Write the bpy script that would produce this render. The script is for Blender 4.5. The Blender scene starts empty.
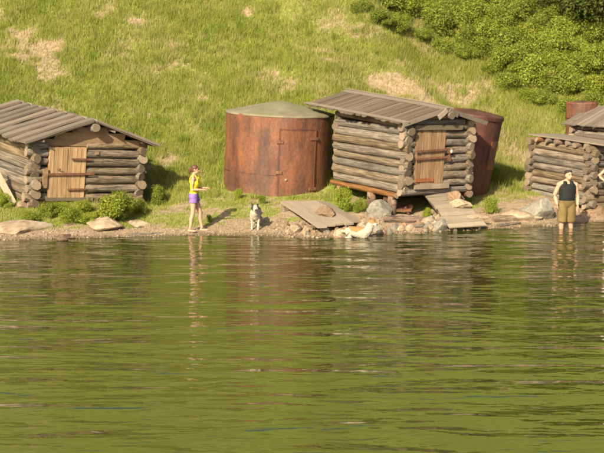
import bpy, bmesh, math, random
import numpy as np
from mathutils import Vector, Matrix, Euler, noise
R = math.radians
rng = random.Random(7)
nrs = np.random.RandomState(11)
scene = bpy.context.scene
COL = scene.collection

# ------------------------------------------------------------------ camera
F = 1260.0                                  # focal length in photograph pixels (604 wide)
CAM = Vector((0.0, -32.0, 5.0))
PITCH = math.atan(195.5 / F)
cam_d = bpy.data.cameras.new('camera')
cam_d.sensor_width = 36.0
cam_d.lens = 36.0 * F / 604.0
cam_d.clip_end = 2000
cam_d.clip_start = 0.5
cam_o = bpy.data.objects.new('camera', cam_d)
COL.objects.link(cam_o)
cam_o.location = CAM
cam_o.rotation_euler = (math.pi / 2 - PITCH, 0, 0)
scene.camera = cam_o

# ------------------------------------------------------------------ sky, sun, exposure
SUN_EL, SUN_AZ = R(33), R(-25)              # azimuth: left of straight behind the camera
to_sun = Vector((math.sin(SUN_AZ) * math.cos(SUN_EL), -math.cos(SUN_AZ) * math.cos(SUN_EL), math.sin(SUN_EL)))
world = bpy.data.worlds.new('World'); scene.world = world; world.use_nodes = True
wn = world.node_tree.nodes; wl = world.node_tree.links
bgn = wn['Background']
sky = wn.new('ShaderNodeTexSky'); sky.sky_type = 'NISHITA'; sky.sun_disc = False
sky.sun_elevation = SUN_EL
sky.sun_rotation = math.atan2(to_sun.x, to_sun.y)
sky.air_density = 1.0; sky.dust_density = 5.0; sky.ozone_density = 1.0
wl.new(sky.outputs[0], bgn.inputs[0]); bgn.inputs[1].default_value = 0.075
sun_d = bpy.data.lights.new('sun', 'SUN'); sun_d.energy = 5.0; sun_d.angle = R(0.6)
sun_d.color = (1.0, 0.865, 0.62)
sun_o = bpy.data.objects.new('sun', sun_d); COL.objects.link(sun_o)
sun_o.rotation_euler = to_sun.to_track_quat('Z', 'Y').to_euler()
sun_o.location = (-20, -40, 40)
vs = scene.view_settings
vs.view_transform = 'Standard'; vs.look = 'None'; vs.exposure = 1.22; vs.gamma = 1.0
vs.use_curve_mapping = False
scene.render.engine = 'CYCLES'
scene.cycles.use_denoising = True
scene.cycles.max_bounces = 6
scene.cycles.transparent_max_bounces = 8
scene.cycles.filter_width = 2.0

# ------------------------------------------------------------------ pixel helpers (photograph pixels)
_up = Vector((0, math.sin(PITCH), math.cos(PITCH)))
_fw = Vector((0, math.cos(PITCH), -math.sin(PITCH)))
def ray(px, py):
    return Vector(((px - 302) / F, 0, 0)) + _up * ((226.5 - py) / F) + _fw
def at_y(px, py, Y):
    d = ray(px, py); return CAM + d * ((Y - CAM.y) / d.y)
def at_z(px, py, z):
    d = ray(px, py); return CAM + d * ((z - CAM.z) / d.z)

# ------------------------------------------------------------------ terrain height
SHORE = [(-120, 243), (0, 240.5), (60, 239), (120, 237), (200, 235.5), (270, 236), (300, 238), (345, 237.5), (380, 235),
         (420, 232.5), (455, 231), (490, 229), (530, 227.5), (560, 225), (604, 222), (720, 219)]
_sx, _sy = zip(*[(at_z(a, b, 0).x, at_z(a, b, 0).y) for a, b in SHORE])
PS = [-40, -12, -3, -1, 0, 1, 2.5, 5, 7, 9, 11, 14, 60, 110, 400]
PZ = [-6, -3, -.75, -.27, 0, .14, .40, .60, 1.05, 1.85, 2.85, 4.45, 39, 80, 84]  # unseen upper slope steepened to keep sky out of the water's reflections
def smooth(a, b, t):
    t = np.clip((t - a) / (b - a), 0, 1); return t * t * (3 - 2 * t)
def vnoise(x, y, sc, seed=0):
    # cheap smooth value noise, vectorised
    x = np.asarray(x, float) * sc + seed * 17.13; y = np.asarray(y, float) * sc + seed * 9.71
    xi = np.floor(x).astype(np.int64); yi = np.floor(y).astype(np.int64)
    fx = x - xi; fy = y - yi
    fx = fx * fx * (3 - 2 * fx); fy = fy * fy * (3 - 2 * fy)
    def h(a, b):
        n = (a * 374761393 + b * 668265263 + seed * 1442695) & 0x7fffffff
        n = ((n ^ (n >> 13)) * 1274126177) & 0x7fffffff
        return ((n ^ (n >> 16)) & 0xffff) / 65535.0
    return (h(xi, yi) * (1 - fx) + h(xi + 1, yi) * fx) * (1 - fy) + (h(xi, yi + 1) * (1 - fx) + h(xi + 1, yi + 1) * fx) * fy
def inland(x, y):
    return np.asarray(y) - np.interp(x, _sx, _sy)
GA = np.array([6.0, 6.8]); GD = np.array([-.35, .937]); GN_ = np.array([.937, .35])
def gully(x, y):
    return (np.asarray(x) - GA[0]) * GN_[0] + (np.asarray(y) - GA[1]) * GN_[1]
def ground(x, y):
    x = np.asarray(x, float); y = np.asarray(y, float)
    s = inland(x, y)
    z = np.interp(s, PS, PZ) * .5 + np.interp(s + .35, PS, PZ) * .25 + np.interp(s - .35, PS, PZ) * .25
    t = gully(x, y)
    up = smooth(6.0, 9.5, y) * (1 - smooth(60, 90, y))
    z = z - .95 * up * smooth(-.25, 1.1, t) * (1 - .8 * smooth(2.2, 6.0, t)) + .3 * up * smooth(-2.2, -.5, t) * (1 - smooth(-.4, .1, t))
    z = z - .34 * (1 - smooth(.5, 1.9, np.hypot((x + 4.55) * .9, y - 2.6)))
    hill = smooth(3, 9, s)
    z = z + hill * ((vnoise(x, y, .22, 1) - .5) * .7 + (vnoise(x, y, .7, 2) - .5) * .34)
    z = z + smooth(.5, 2.0, s) * ((vnoise(x, y, 1.6, 3) - .5) * .09)
    return z
def gz(x, y): return float(ground(x, y))
def G(px, py):
    d = ray(px, py); t = 24.0
    while t < 90:
        p = CAM + d * t
        if p.z <= gz(p.x, p.y): break
        t += .05
    return p

# ------------------------------------------------------------------ object helpers
def link(o, parent=None):
    COL.objects.link(o)
    if parent is not None: o.parent = parent
    return o
def obj(name, me, parent=None, mat=None, loc=None, rot=None, scale=None):
    o = bpy.data.objects.new(name, me)
    if mat is not None and me is not None:
        mats = mat if isinstance(mat, (list, tuple)) else [mat]
        if len(me.materials) == 0:
            for m in mats: me.materials.append(m)
    link(o, parent)
    if loc is not None: o.location = loc
    if rot is not None: o.rotation_euler = rot
    if scale is not None: o.scale = scale
    return o
def tag(o, label, cat, group=None):
    o['label'] = label; o['category'] = cat
    if group: o['group'] = group
    return o
def kind(o, k): o['kind'] = k; return o
def empty(name, loc=(0, 0, 0), rotz=0.0):
    o = bpy.data.objects.new(name, None); link(o); o.location = loc; o.rotation_euler = (0, 0, rotz); o.empty_display_size = .2
    return o

class MB:
    def __init__(s): s.v = []; s.f = []; s.m = []
    def add(s, vs_, fs, m=0):
        b = len(s.v); s.v += [tuple(p) for p in vs_]; s.f += [tuple(i + b for i in f) for f in fs]; s.m += [m] * len(fs)
    def box(s, c, size, rot=None, m=0, jit=0.0):
        hx, hy, hz = size[0] / 2, size[1] / 2, size[2] / 2
        pts = []
        for x in (-1, 1):
            for y in (-1, 1):
                for z in (-1, 1):
                    p = Vector((x * hx + rng.uniform(-jit, jit), y * hy + rng.uniform(-jit, jit), z * hz + rng.uniform(-jit, jit)))
                    if rot is not None: p = rot @ p
                    pts.append(p + Vector(c))
        s.add(pts, [(0, 1, 3, 2), (4, 6, 7, 5), (0, 4, 5, 1), (2, 3, 7, 6), (0, 2, 6, 4), (1, 5, 7, 3)], m)
    def tube(s, path, rad, n=12, sq=(1, 1), ref=(0, 0, 1), m=0, mcap=None):
        path = [Vector(p) for p in path]
        if not isinstance(rad, (list, tuple)): rad = [rad] * len(path)
        rings = []; ref = Vector(ref)
        for i, p in enumerate(path):
            t = (path[min(i + 1, len(path) - 1)] - path[max(i - 1, 0)]).normalized()
            a = ref - t * ref.dot(t)
            if a.length < 1e-3:
                a = Vector((1, 0, 0)) - t * t.x
                if a.length < 1e-3: a = Vector((0, 1, 0)) - t * t.y
            a.normalize(); b = t.cross(a)
            rx = rad[i]
            rings.append([p + a * (math.cos(2 * math.pi * k / n) * rx * sq[0]) + b * (math.sin(2 * math.pi * k / n) * rx * sq[1]) for k in range(n)])
        vs_ = [q for r in rings for q in r]; fs = []
        for i in range(len(rings) - 1):
            for k in range(n):
                fs.append((i * n + k, i * n + (k + 1) % n, (i + 1) * n + (k + 1) % n, (i + 1) * n + k))
        s.add(vs_, fs, m)
        L = len(rings) - 1; b0 = len(s.v) - len(vs_); mc = m if mcap is None else mcap
        s.f.append(tuple(b0 + k for k in reversed(range(n)))); s.m.append(mc)
        s.f.append(tuple(b0 + L * n + k for k in range(n))); s.m.append(mc)
    def rings(s, rr, n=20, m=0):
        vs_ = []; fs = []
        for (cx, cy, cz, rx, ry) in rr:
            for k in range(n):
                a = 2 * math.pi * k / n
                vs_.append((cx + rx * math.cos(a), cy + ry * math.sin(a), cz))
        for i in range(len(rr) - 1):
            for k in range(n):
                fs.append((i * n + k, i * n + (k + 1) % n, (i + 1) * n + (k + 1) % n, (i + 1) * n + k))
        fs.append(tuple(reversed(range(n)))); fs.append(tuple((len(rr) - 1) * n + k for k in range(n)))
        s.add(vs_, fs, m)
    def ell(s, c, r, rot=None, n=14, m=0):
        c = Vector(c); vs_ = []; fs = []; h = n // 2
        for i in range(h + 1):
            th = math.pi * i / h
            for k in range(n):
                ph = 2 * math.pi * k / n
                p = Vector((r[0] * math.sin(th) * math.cos(ph), r[1] * math.sin(th) * math.sin(ph), r[2] * math.cos(th)))
                if rot is not None: p = rot @ p
                vs_.append(c + p)
        for i in range(h):
            for k in range(n):
                fs.append((i * n + k, (i + 1) * n + k, (i + 1) * n + (k + 1) % n, i * n + (k + 1) % n))
        s.add(vs_, fs, m)
    def mesh(s, name, smooth_=False):
        me = bpy.data.meshes.new(name); me.from_pydata(s.v, [], s.f); me.update()
        me.polygons.foreach_set('material_index', s.m)
        if smooth_: me.polygons.foreach_set('use_smooth', [True] * len(me.polygons))
        return me
    def obj(s, name, mat, parent=None, smooth_=False, **k):
        return obj(name, s.mesh(name, smooth_), parent, mat, **k)

def remeshed(mb, name, voxel=.007, smooth_it=3):
    me = mb.mesh(name + '_src')
    o = bpy.data.objects.new('tmp', me); COL.objects.link(o)
    m = o.modifiers.new('r', 'REMESH'); m.mode = 'VOXEL'; m.voxel_size = voxel
    if smooth_it:
        q = o.modifiers.new('s', 'SMOOTH'); q.factor = .5; q.iterations = smooth_it
    dg = bpy.context.evaluated_depsgraph_get(); dg.update()
    out = bpy.data.meshes.new_from_object(o.evaluated_get(dg)); out.name = name
    out.polygons.foreach_set('use_smooth', [True] * len(out.polygons))
    bpy.data.objects.remove(o); bpy.data.meshes.remove(me)
    return out

# ------------------------------------------------------------------ materials
def newmat(name):
    m = bpy.data.materials.new(name); m.use_nodes = True
    nt = m.node_tree; b = nt.nodes['Principled BSDF']
    b.inputs['Specular IOR Level'].default_value = .25
    return m, nt, b
def N(nt, t, **k):
    n = nt.nodes.new(t)
    for a, v in k.items(): setattr(n, a, v)
    return n
def ramp(nt, cols, pos=None):
    r = N(nt, 'ShaderNodeValToRGB'); e = r.color_ramp.elements
    pos = pos or [.25 + .5 * i / (len(cols) - 1) for i in range(len(cols))]
    while len(e) < len(cols): e.new(.5)
    for i, c in enumerate(cols):
        e[i].position = pos[i]; e[i].color = (c[0], c[1], c[2], 1)
    return r
def mixc(nt, fac, a, b, mode='MIX'):
    n = N(nt, 'ShaderNodeMix', data_type='RGBA', blend_type=mode)
    L = nt.links
    for sock, v in ((n.inputs['Factor'], fac), (n.inputs[6], a), (n.inputs[7], b)):
        if hasattr(v, 'links') or isinstance(v, bpy.types.NodeSocket): L.new(v, sock)
        elif isinstance(v, (int, float)): sock.default_value = v
        else: sock.default_value = (v[0], v[1], v[2], 1)
    return n.outputs[2]
def grain(name, cols, scale=(1, 1, 1), nscale=4.0, detail=6.0, rough=.85, bump=.4, bdist=.01, rand=.25, stains=None, coord='Object', pos=None, big=.9):
    """noise-graded material: COLS along a noise, a slower noise over it, a per-object tint"""
    m, nt, b = newmat(name); L = nt.links
    tc = N(nt, 'ShaderNodeTexCoord'); mp = N(nt, 'ShaderNodeMapping'); mp.inputs['Scale'].default_value = scale
    oi = N(nt, 'ShaderNodeObjectInfo')
    mul = N(nt, 'ShaderNodeMath', operation='MULTIPLY'); mul.inputs[1].default_value = 53.0
    L.new(oi.outputs['Random'], mul.inputs[0])
    comb = N(nt, 'ShaderNodeCombineXYZ')
    for i in range(3): L.new(mul.outputs[0], comb.inputs[i])
    L.new(comb.outputs[0], mp.inputs['Location']); L.new(tc.outputs[coord], mp.inputs['Vector'])
    n1 = N(nt, 'ShaderNodeTexNoise'); n1.inputs['Scale'].default_value = nscale; n1.inputs['Detail'].default_value = detail; n1.inputs['Roughness'].default_value = .62
    L.new(mp.outputs[0], n1.inputs['Vector'])
    r = ramp(nt, cols, pos); L.new(n1.outputs['Fac'], r.inputs[0])
    c = r.outputs[0]
    n2 = N(nt, 'ShaderNodeTexNoise'); n2.inputs['Scale'].default_value = nscale * .23; n2.inputs['Detail'].default_value = 3
    L.new(mp.outputs[0], n2.inputs['Vector'])
    if stains:
        rs = ramp(nt, [(0, 0, 0), (1, 1, 1)], [.5, .68]); L.new(n2.outputs['Fac'], rs.inputs[0])
        sc_ = N(nt, 'ShaderNodeMath', operation='MULTIPLY'); sc_.inputs[1].default_value = big; L.new(rs.outputs[0], sc_.inputs[0])
        c = mixc(nt, sc_.outputs[0], c, stains)
    hsv = N(nt, 'ShaderNodeHueSaturation'); mr = N(nt, 'ShaderNodeMapRange')
    mr.inputs['To Min'].default_value = 1 - rand; mr.inputs['To Max'].default_value = 1 + rand
    L.new(oi.outputs['Random'], mr.inputs['Value']); L.new(mr.outputs[0], hsv.inputs['Value']); L.new(c, hsv.inputs['Color'])
    L.new(hsv.outputs[0], b.inputs['Base Color'])
    b.inputs['Roughness'].default_value = rough
    if bump:
        bp = N(nt, 'ShaderNodeBump'); bp.inputs['Strength'].default_value = bump; bp.inputs['Distance'].default_value = bdist
        L.new(n1.outputs['Fac'], bp.inputs['Height']); L.new(bp.outputs[0], b.inputs['Normal'])
    return m

M = {}
# logs are unit meshes: local X 0..1 along the log, radius 1
def log_mat(name, cols, crack=(.028, .02, .014), rand=.2):
    """bark-less weathered log: streaks and drying cracks along local X, grey to brown from log to log"""
    m, nt, b = newmat(name); L = nt.links
    tc = N(nt, 'ShaderNodeTexCoord'); oi = N(nt, 'ShaderNodeObjectInfo')
    mul = N(nt, 'ShaderNodeMath', operation='MULTIPLY'); mul.inputs[1].default_value = 91.0; L.new(oi.outputs['Random'], mul.inputs[0])
    comb = N(nt, 'ShaderNodeCombineXYZ')
    for i in range(3): L.new(mul.outputs[0], comb.inputs[i])
    def nz(sc, d, ro=.6):
        mp = N(nt, 'ShaderNodeMapping'); mp.inputs['Scale'].default_value = sc; L.new(comb.outputs[0], mp.inputs['Location']); L.new(tc.outputs['Object'], mp.inputs['Vector'])
        n = N(nt, 'ShaderNodeTexNoise'); n.inputs['Scale'].default_value = 1; n.inputs['Detail'].default_value = d; n.inputs['Roughness'].default_value = ro
        L.new(mp.outputs[0], n.inputs['Vector']); return n.outputs['Fac']
    st = nz((6, 5, 5), 7, .68); cr = nz((2.2, 7, 7), 3, .5); bl = nz((5, .7, .7), 4)
    r = ramp(nt, cols, [.3, .45, .57, .72]); L.new(st, r.inputs[0])
    rb = ramp(nt, [(.62, .58, .54), (1, 1, 1), (1.2, 1.18, 1.16)], [.33, .52, .7]); L.new(bl, rb.inputs[0])
    c = mixc(nt, .9, r.outputs[0], rb.outputs[0], 'MULTIPLY')
    rc = ramp(nt, [(1, 1, 1), (0, 0, 0)], [.33, .40]); L.new(cr, rc.inputs[0])
    c = mixc(nt, rc.outputs[0], c, crack)
    hsv = N(nt, 'ShaderNodeHueSaturation'); mr = N(nt, 'ShaderNodeMapRange'); mr.inputs['To Min'].default_value = 1 - rand; mr.inputs['To Max'].default_value = 1 + rand
    fr = N(nt, 'ShaderNodeMath', operation='FRACT'); L.new(mul.outputs[0], fr.inputs[0])
    ms = N(nt, 'ShaderNodeMapRange'); ms.inputs['To Min'].default_value = .55; ms.inputs['To Max'].default_value = 1.25
    L.new(oi.outputs['Random'], mr.inputs[0]); L.new(fr.outputs[0], ms.inputs[0]); L.new(mr.outputs[0], hsv.inputs['Value']); L.new(ms.outputs[0], hsv.inputs['Saturation'])
    L.new(c, hsv.inputs['Color']); L.new(hsv.outputs[0], b.inputs['Base Color']); b.inputs['Roughness'].default_value = .92
    bp = N(nt, 'ShaderNodeBump'); bp.inputs['Strength'].default_value = .6; bp.inputs['Distance'].default_value = .012; L.new(st, bp.inputs['Height'])
    bq = N(nt, 'ShaderNodeBump'); bq.inputs['Strength'].default_value = .8; bq.inputs['Distance'].default_value = .02; bq.invert = True; L.new(rc.outputs[0], bq.inputs['Height'])
    L.new(bp.outputs[0], bq.inputs['Normal']); L.new(bq.outputs[0], b.inputs['Normal'])
    return m
M['log'] = log_mat('weathered_log', [(.045, .033, .023), (.105, .080, .054), (.17, .134, .094), (.24, .196, .145)])
M['log_end'] = grain('log_end', [(.07, .05, .034), (.16, .12, .082), (.25, .195, .14)], (1, 3.0, 3.0), 2.0, 5, .9, .5, .02, .4)
M['log_red'] = log_mat('rust_stained_log', [(.05, .028, .018), (.125, .068, .036), (.19, .105, .055), (.24, .155, .09)])
M['plank_grey'] = grain('grey_plank', [(.06, .047, .035), (.125, .103, .08), (.20, .17, .138)], (1.0, 16, 8), 2.4, 7, .88, .4, .006, .24, (.16, .12, .085), big=.6)
M['plank_brown'] = grain('brown_plank', [(.042, .031, .022), (.095, .073, .051), (.155, .122, .088)], (1.0, 16, 8), 2.4, 7, .88, .4, .006, .26, (.12, .085, .05), big=.6)
M['plank_tan'] = grain('fresh_plank', [(.15, .09, .045), (.28, .18, .095), (.36, .255, .155)], (16, 8, 1.2), 2.0, 6, .8, .3, .004, .14)
M['plank_door'] = grain('old_door_plank', [(.085, .048, .026), (.19, .115, .062), (.27, .19, .118)], (16, 8, 1.0), 2.2, 7, .85, .4, .005, .2)
M['plank_pale'] = grain('pale_plank', [(.11, .086, .06), (.205, .165, .118), (.29, .245, .185)], (1.2, 12, 8), 2.2, 6, .85, .35, .005, .2)
M['gable_board'] = grain('gable_board', [(.09, .056, .031), (.195, .125, .07), (.275, .19, .115)], (1.2, 8, 12), 2.0, 6, .85, .3, .005, .15)
M['iron'] = grain('rusted_iron', [(.045, .025, .018), (.11, .05, .03), (.19, .09, .05)], (1, 1, 1), 12, 5, .7, .4, .004, .15)
M['steel_lock'] = grain('padlock_steel', [(.15, .14, .13), (.35, .33, .3), (.6, .58, .55)], (1, 1, 1), 14, 3, .4, .1, .002, .05)
M['rock_tan'] = grain('tan_rock', [(.10, .072, .047), (.215, .16, .105), (.32, .25, .172)], (1, 1, 1), 3.2, 8, .92, .7, .04, .2, (.30, .25, .18))
M['rock_grey'] = grain('grey_rock', [(.08, .072, .056), (.165, .152, .122), (.25, .235, .195)], (1, 1, 1), 3.0, 8, .92, .6, .04, .2)
M['rock_dark'] = grain('dark_rock', [(.04, .025, .018), (.09, .055, .038), (.15, .10, .07)], (1, 1, 1), 4.0, 8, .8, .6, .03, .15)
M['rock_brown'] = grain('brown_rock', [(.085, .052, .03), (.18, .118, .072), (.27, .19, .125)], (1, 1, 1), 3.6, 8, .92, .6, .03, .2)

def rust(name, cols, streak=.72):
    m, nt, b = newmat(name); L = nt.links
    tc = N(nt, 'ShaderNodeTexCoord')
    def nz(sc, s, d=6, ro=.6):
        mp = N(nt, 'ShaderNodeMapping'); mp.inputs['Scale'].default_value = sc
        n = N(nt, 'ShaderNodeTexNoise'); n.inputs['Scale'].default_value = s; n.inputs['Detail'].default_value = d; n.inputs['Roughness'].default_value = ro
        L.new(tc.outputs['Object'], mp.inputs[0]); L.new(mp.outputs[0], n.inputs['Vector']); return n.outputs['Fac']
    st = nz((1, 1, .16), 3.2, 4); bl = nz((1, 1, .6), 1.1, 6, .65); fine = nz((1, 1, .6), 20, 5, .7)
    r1 = ramp(nt, cols, [.33, .46, .56, .68]); L.new(bl, r1.inputs[0])
    r2 = ramp(nt, [(.45, .40, .38), (1, 1, 1), (1.35, 1.2, 1.1)], [.32, .52, .7]); L.new(st, r2.inputs[0])
    c = mixc(nt, streak, r1.outputs[0], r2.outputs[0], 'MULTIPLY')
    r3 = ramp(nt, [(.6, .58, .56), (1, 1, 1), (1.5, 1.45, 1.4)], [.3, .5, .74]); L.new(fine, r3.inputs[0])
    c = mixc(nt, .8, c, r3.outputs[0], 'MULTIPLY')
    L.new(c, b.inputs['Base Color']); b.inputs['Roughness'].default_value = .62; b.inputs['Specular IOR Level'].default_value = .35
    bp = N(nt, 'ShaderNodeBump'); bp.inputs['Strength'].default_value = .35; bp.inputs['Distance'].default_value = .01
    L.new(fine, bp.inputs['Height'])
    bp2 = N(nt, 'ShaderNodeBump'); bp2.inputs['Strength'].default_value = .5; bp2.inputs['Distance'].default_value = .06
    L.new(bl, bp2.inputs['Height']); L.new(bp2.outputs[0], bp.inputs['Normal']); L.new(bp.outputs[0], b.inputs['Normal'])
    return m
M['rust'] = rust('rusted_steel', [(.062, .031, .022), (.092, .041, .025), (.138, .055, .026), (.112, .053, .034)])
M['rust_dark'] = rust('dark_rusted_steel', [(.036, .017, .014), (.062, .024, .018), (.088, .030, .020), (.08, .037, .028)])
M['tank_roof'] = grain('mossy_roof_felt', [(.085, .072, .05), (.14, .122, .082), (.19, .17, .12)], (1, 1, 1), 2.6, 7, .9, .4, .01, .0, (.12, .125, .06), big=.7)

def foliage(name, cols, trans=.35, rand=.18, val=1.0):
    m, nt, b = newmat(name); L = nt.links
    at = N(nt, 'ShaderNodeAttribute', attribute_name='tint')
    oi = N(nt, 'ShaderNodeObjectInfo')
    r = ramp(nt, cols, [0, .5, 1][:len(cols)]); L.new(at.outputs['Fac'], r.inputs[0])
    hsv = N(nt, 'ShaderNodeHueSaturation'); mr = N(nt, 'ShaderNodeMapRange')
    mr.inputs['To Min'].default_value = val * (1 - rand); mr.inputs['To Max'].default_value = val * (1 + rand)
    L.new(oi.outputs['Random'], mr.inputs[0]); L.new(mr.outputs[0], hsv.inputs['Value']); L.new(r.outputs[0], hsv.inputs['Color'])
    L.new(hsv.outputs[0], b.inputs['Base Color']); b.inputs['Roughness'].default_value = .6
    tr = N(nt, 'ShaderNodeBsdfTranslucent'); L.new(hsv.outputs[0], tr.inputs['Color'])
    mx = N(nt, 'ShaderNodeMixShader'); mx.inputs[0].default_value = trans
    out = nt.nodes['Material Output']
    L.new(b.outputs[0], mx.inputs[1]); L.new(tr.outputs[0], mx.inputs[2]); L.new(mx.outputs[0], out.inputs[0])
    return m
M['leaf'] = foliage('shrub_leaves', [(.06, .09, .010), (.165, .21, .022), (.29, .31, .05)])
M['leaf_bright'] = foliage('bright_shrub_leaves', [(.085, .115, .012), (.175, .215, .018), (.26, .28, .035)])
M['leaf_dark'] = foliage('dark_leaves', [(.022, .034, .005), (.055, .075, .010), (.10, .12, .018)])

def plain(name, col, rough=.7, var=.12, sc=20):
    return grain(name, [tuple(c * (1 - var) for c in col), col, tuple(min(1, c * (1 + var)) for c in col)], (1, 1, .5), sc * .6, 3, rough, .7, .025, 0)
def skin_mat():
    m, nt, b = newmat('skin'); b.inputs['Base Color'].default_value = (.50, .30, .20, 1); b.inputs['Roughness'].default_value = .5
    n = N(nt, 'ShaderNodeTexNoise'); n.inputs['Scale'].default_value = 9
    r = ramp(nt, [(.34, .195, .128), (.41, .25, .17)]); nt.links.new(n.outputs[0], r.inputs[0]); nt.links.new(r.outputs[0], b.inputs['Base Color'])
    b.inputs['Subsurface Weight'].default_value = .1; b.inputs['Subsurface Radius'].default_value = (.01, .004, .002)
    return m
M['skin'] = skin_mat()
M['hair_brown'] = grain('brown_hair', [(.035, .016, .01), (.075, .034, .02), (.11, .05, .028)], (30, 30, 4), 3, 4, .5, .4, .006, 0)
M['hair_black'] = grain('dark_hair', [(.012, .009, .008), (.03, .022, .018), (.05, .035, .03)], (30, 30, 4), 3, 4, .5, .4, .006, 0)
M['yellow'] = plain('yellow_cotton', (.62, .47, .015), .8)
M['purple'] = plain('purple_cotton', (.17, .10, .28), .8)
M['black_cloth'] = plain('black_cotton', (.008, .009, .009), .8)
M['khaki'] = plain('khaki_cotton', (.12, .085, .03), .85, .25, 9)
M['eye'] = plain('eye_dark', (.02, .015, .01), .25)
M['lip'] = plain('lips', (.42, .16, .13), .5)

# ------------------------------------------------------------------ terrain
SANDPATCH = [(30, 52, 1.0), (40, 66, .7), (22, 38, .6), (160, 66, .4), (318, 52, .4), (327, 60, .3), (178, 45, .25), (250, 14, .3), (102, 16, .3), (133, 20, .3),
             (205, 100, .2), (140, 185, .3), (168, 160, .45), (160, 165, .35), (400, 90, .8), (422, 93, .95), (445, 96, .95), (420, 82, .7), (460, 101, .6), (385, 86, .5), (528, 160, .5), (515, 150, .35), (520, 185, .4)]
PATCH = [(G(a, b), r) for a, b, r in SANDPATCH]
def bare_mask(x, y):
    """0 = turf, 1 = bare sand or soil"""
    s = inland(x, y); X = np.asarray(x, float)
    edge = .95 + (vnoise(x, y, 1.3, 5) - .5) * .9 + (vnoise(x, y, 4, 6) - .5) * .4
    edge = edge + 1.7 * smooth(4.2, 5.6, X) + .75 * smooth(-.6, .4, X) * (1 - smooth(4, 5, X)) - .3 * smooth(-5.5, -6.5, X) * 0
    b = 1 - smooth(edge - .25, edge + .25, s)
    for p, r in PATCH:
        d = np.hypot((x - p.x) * .75, y - p.y) / r
        b = np.maximum(b, (1 - smooth(.2, 1.3, d + (vnoise(x, y, 3, 8) - .5) * 1.3 + (vnoise(x, y, 8, 18) - .5) * .5)) * .95)
    t = gully(x, y)
    # torn edge of the slope behind the hut roof
    e = smooth(-2.6, -1.6, t) * (1 - smooth(.1, .5, t)) * smooth(6.2, 7.0, y) * (1 - smooth(9.0, 10.2, y + (vnoise(x, y, 2, 9) - .5) * 2))
    b = np.maximum(b, e * .95)
    low = smooth(-4.3, -3.5, X) * (1 - smooth(3.0, 5.5, s)) * smooth(.3, .62, vnoise(x, y, 1.9, 41) * .5 + vnoise(x, y, 5.5, 42) * .5)
    b = np.maximum(b, low * .72)           # trodden, half bare turf near the beach
    hill = smooth(4, 7, s)
    n = vnoise(x, y, .55, 12) * .6 + vnoise(x, y, 1.7, 13) * .4
    b = np.maximum(b, hill * smooth(.55, .80, n) * .66)
    return np.clip(b, 0, 1)
def axis(lo, hi, step, far_lo, far_hi, g=1.18):
    a = list(np.arange(lo, hi + 1e-6, step)); s = step; v = a[-1]
    while v < far_hi: s *= g; v += s; a.append(v)
    s = step; v = a[0]
    while v > far_lo: s *= g; v -= s; a.insert(0, v)
    return np.array(a)
ax = axis(-12.5, 13, .16, -220, 220); ay = axis(-3.5, 20, .16, -60, 330)
XX, YY = np.meshgrid(ax, ay)
ZZ = ground(XX, YY)
nx, ny = len(ax), len(ay)
verts = np.stack([XX.ravel(), YY.ravel(), ZZ.ravel()], 1)
ii, jj = np.meshgrid(np.arange(nx - 1), np.arange(ny - 1))
q0 = (jj * nx + ii).ravel(); faces = np.stack([q0, q0 + 1, q0 + nx + 1, q0 + nx], 1)
me = bpy.data.meshes.new('ground')
me.vertices.add(len(verts)); me.vertices.foreach_set('co', verts.ravel())
me.loops.add(faces.size); me.loops.foreach_set('vertex_index', faces.ravel().astype(np.int32))
me.polygons.add(len(faces)); me.polygons.foreach_set('loop_start', np.arange(0, faces.size, 4, dtype=np.int32))
me.update(calc_edges=True)
me.polygons.foreach_set('use_smooth', [True] * len(me.polygons))
a1 = me.attributes.new('bare', 'FLOAT', 'POINT'); a1.data.foreach_set('value', bare_mask(XX, YY).ravel().astype(np.float32))
a2 = me.attributes.new('inland', 'FLOAT', 'POINT'); a2.data.foreach_set('value', inland(XX, YY).ravel().astype(np.float32))
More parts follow.
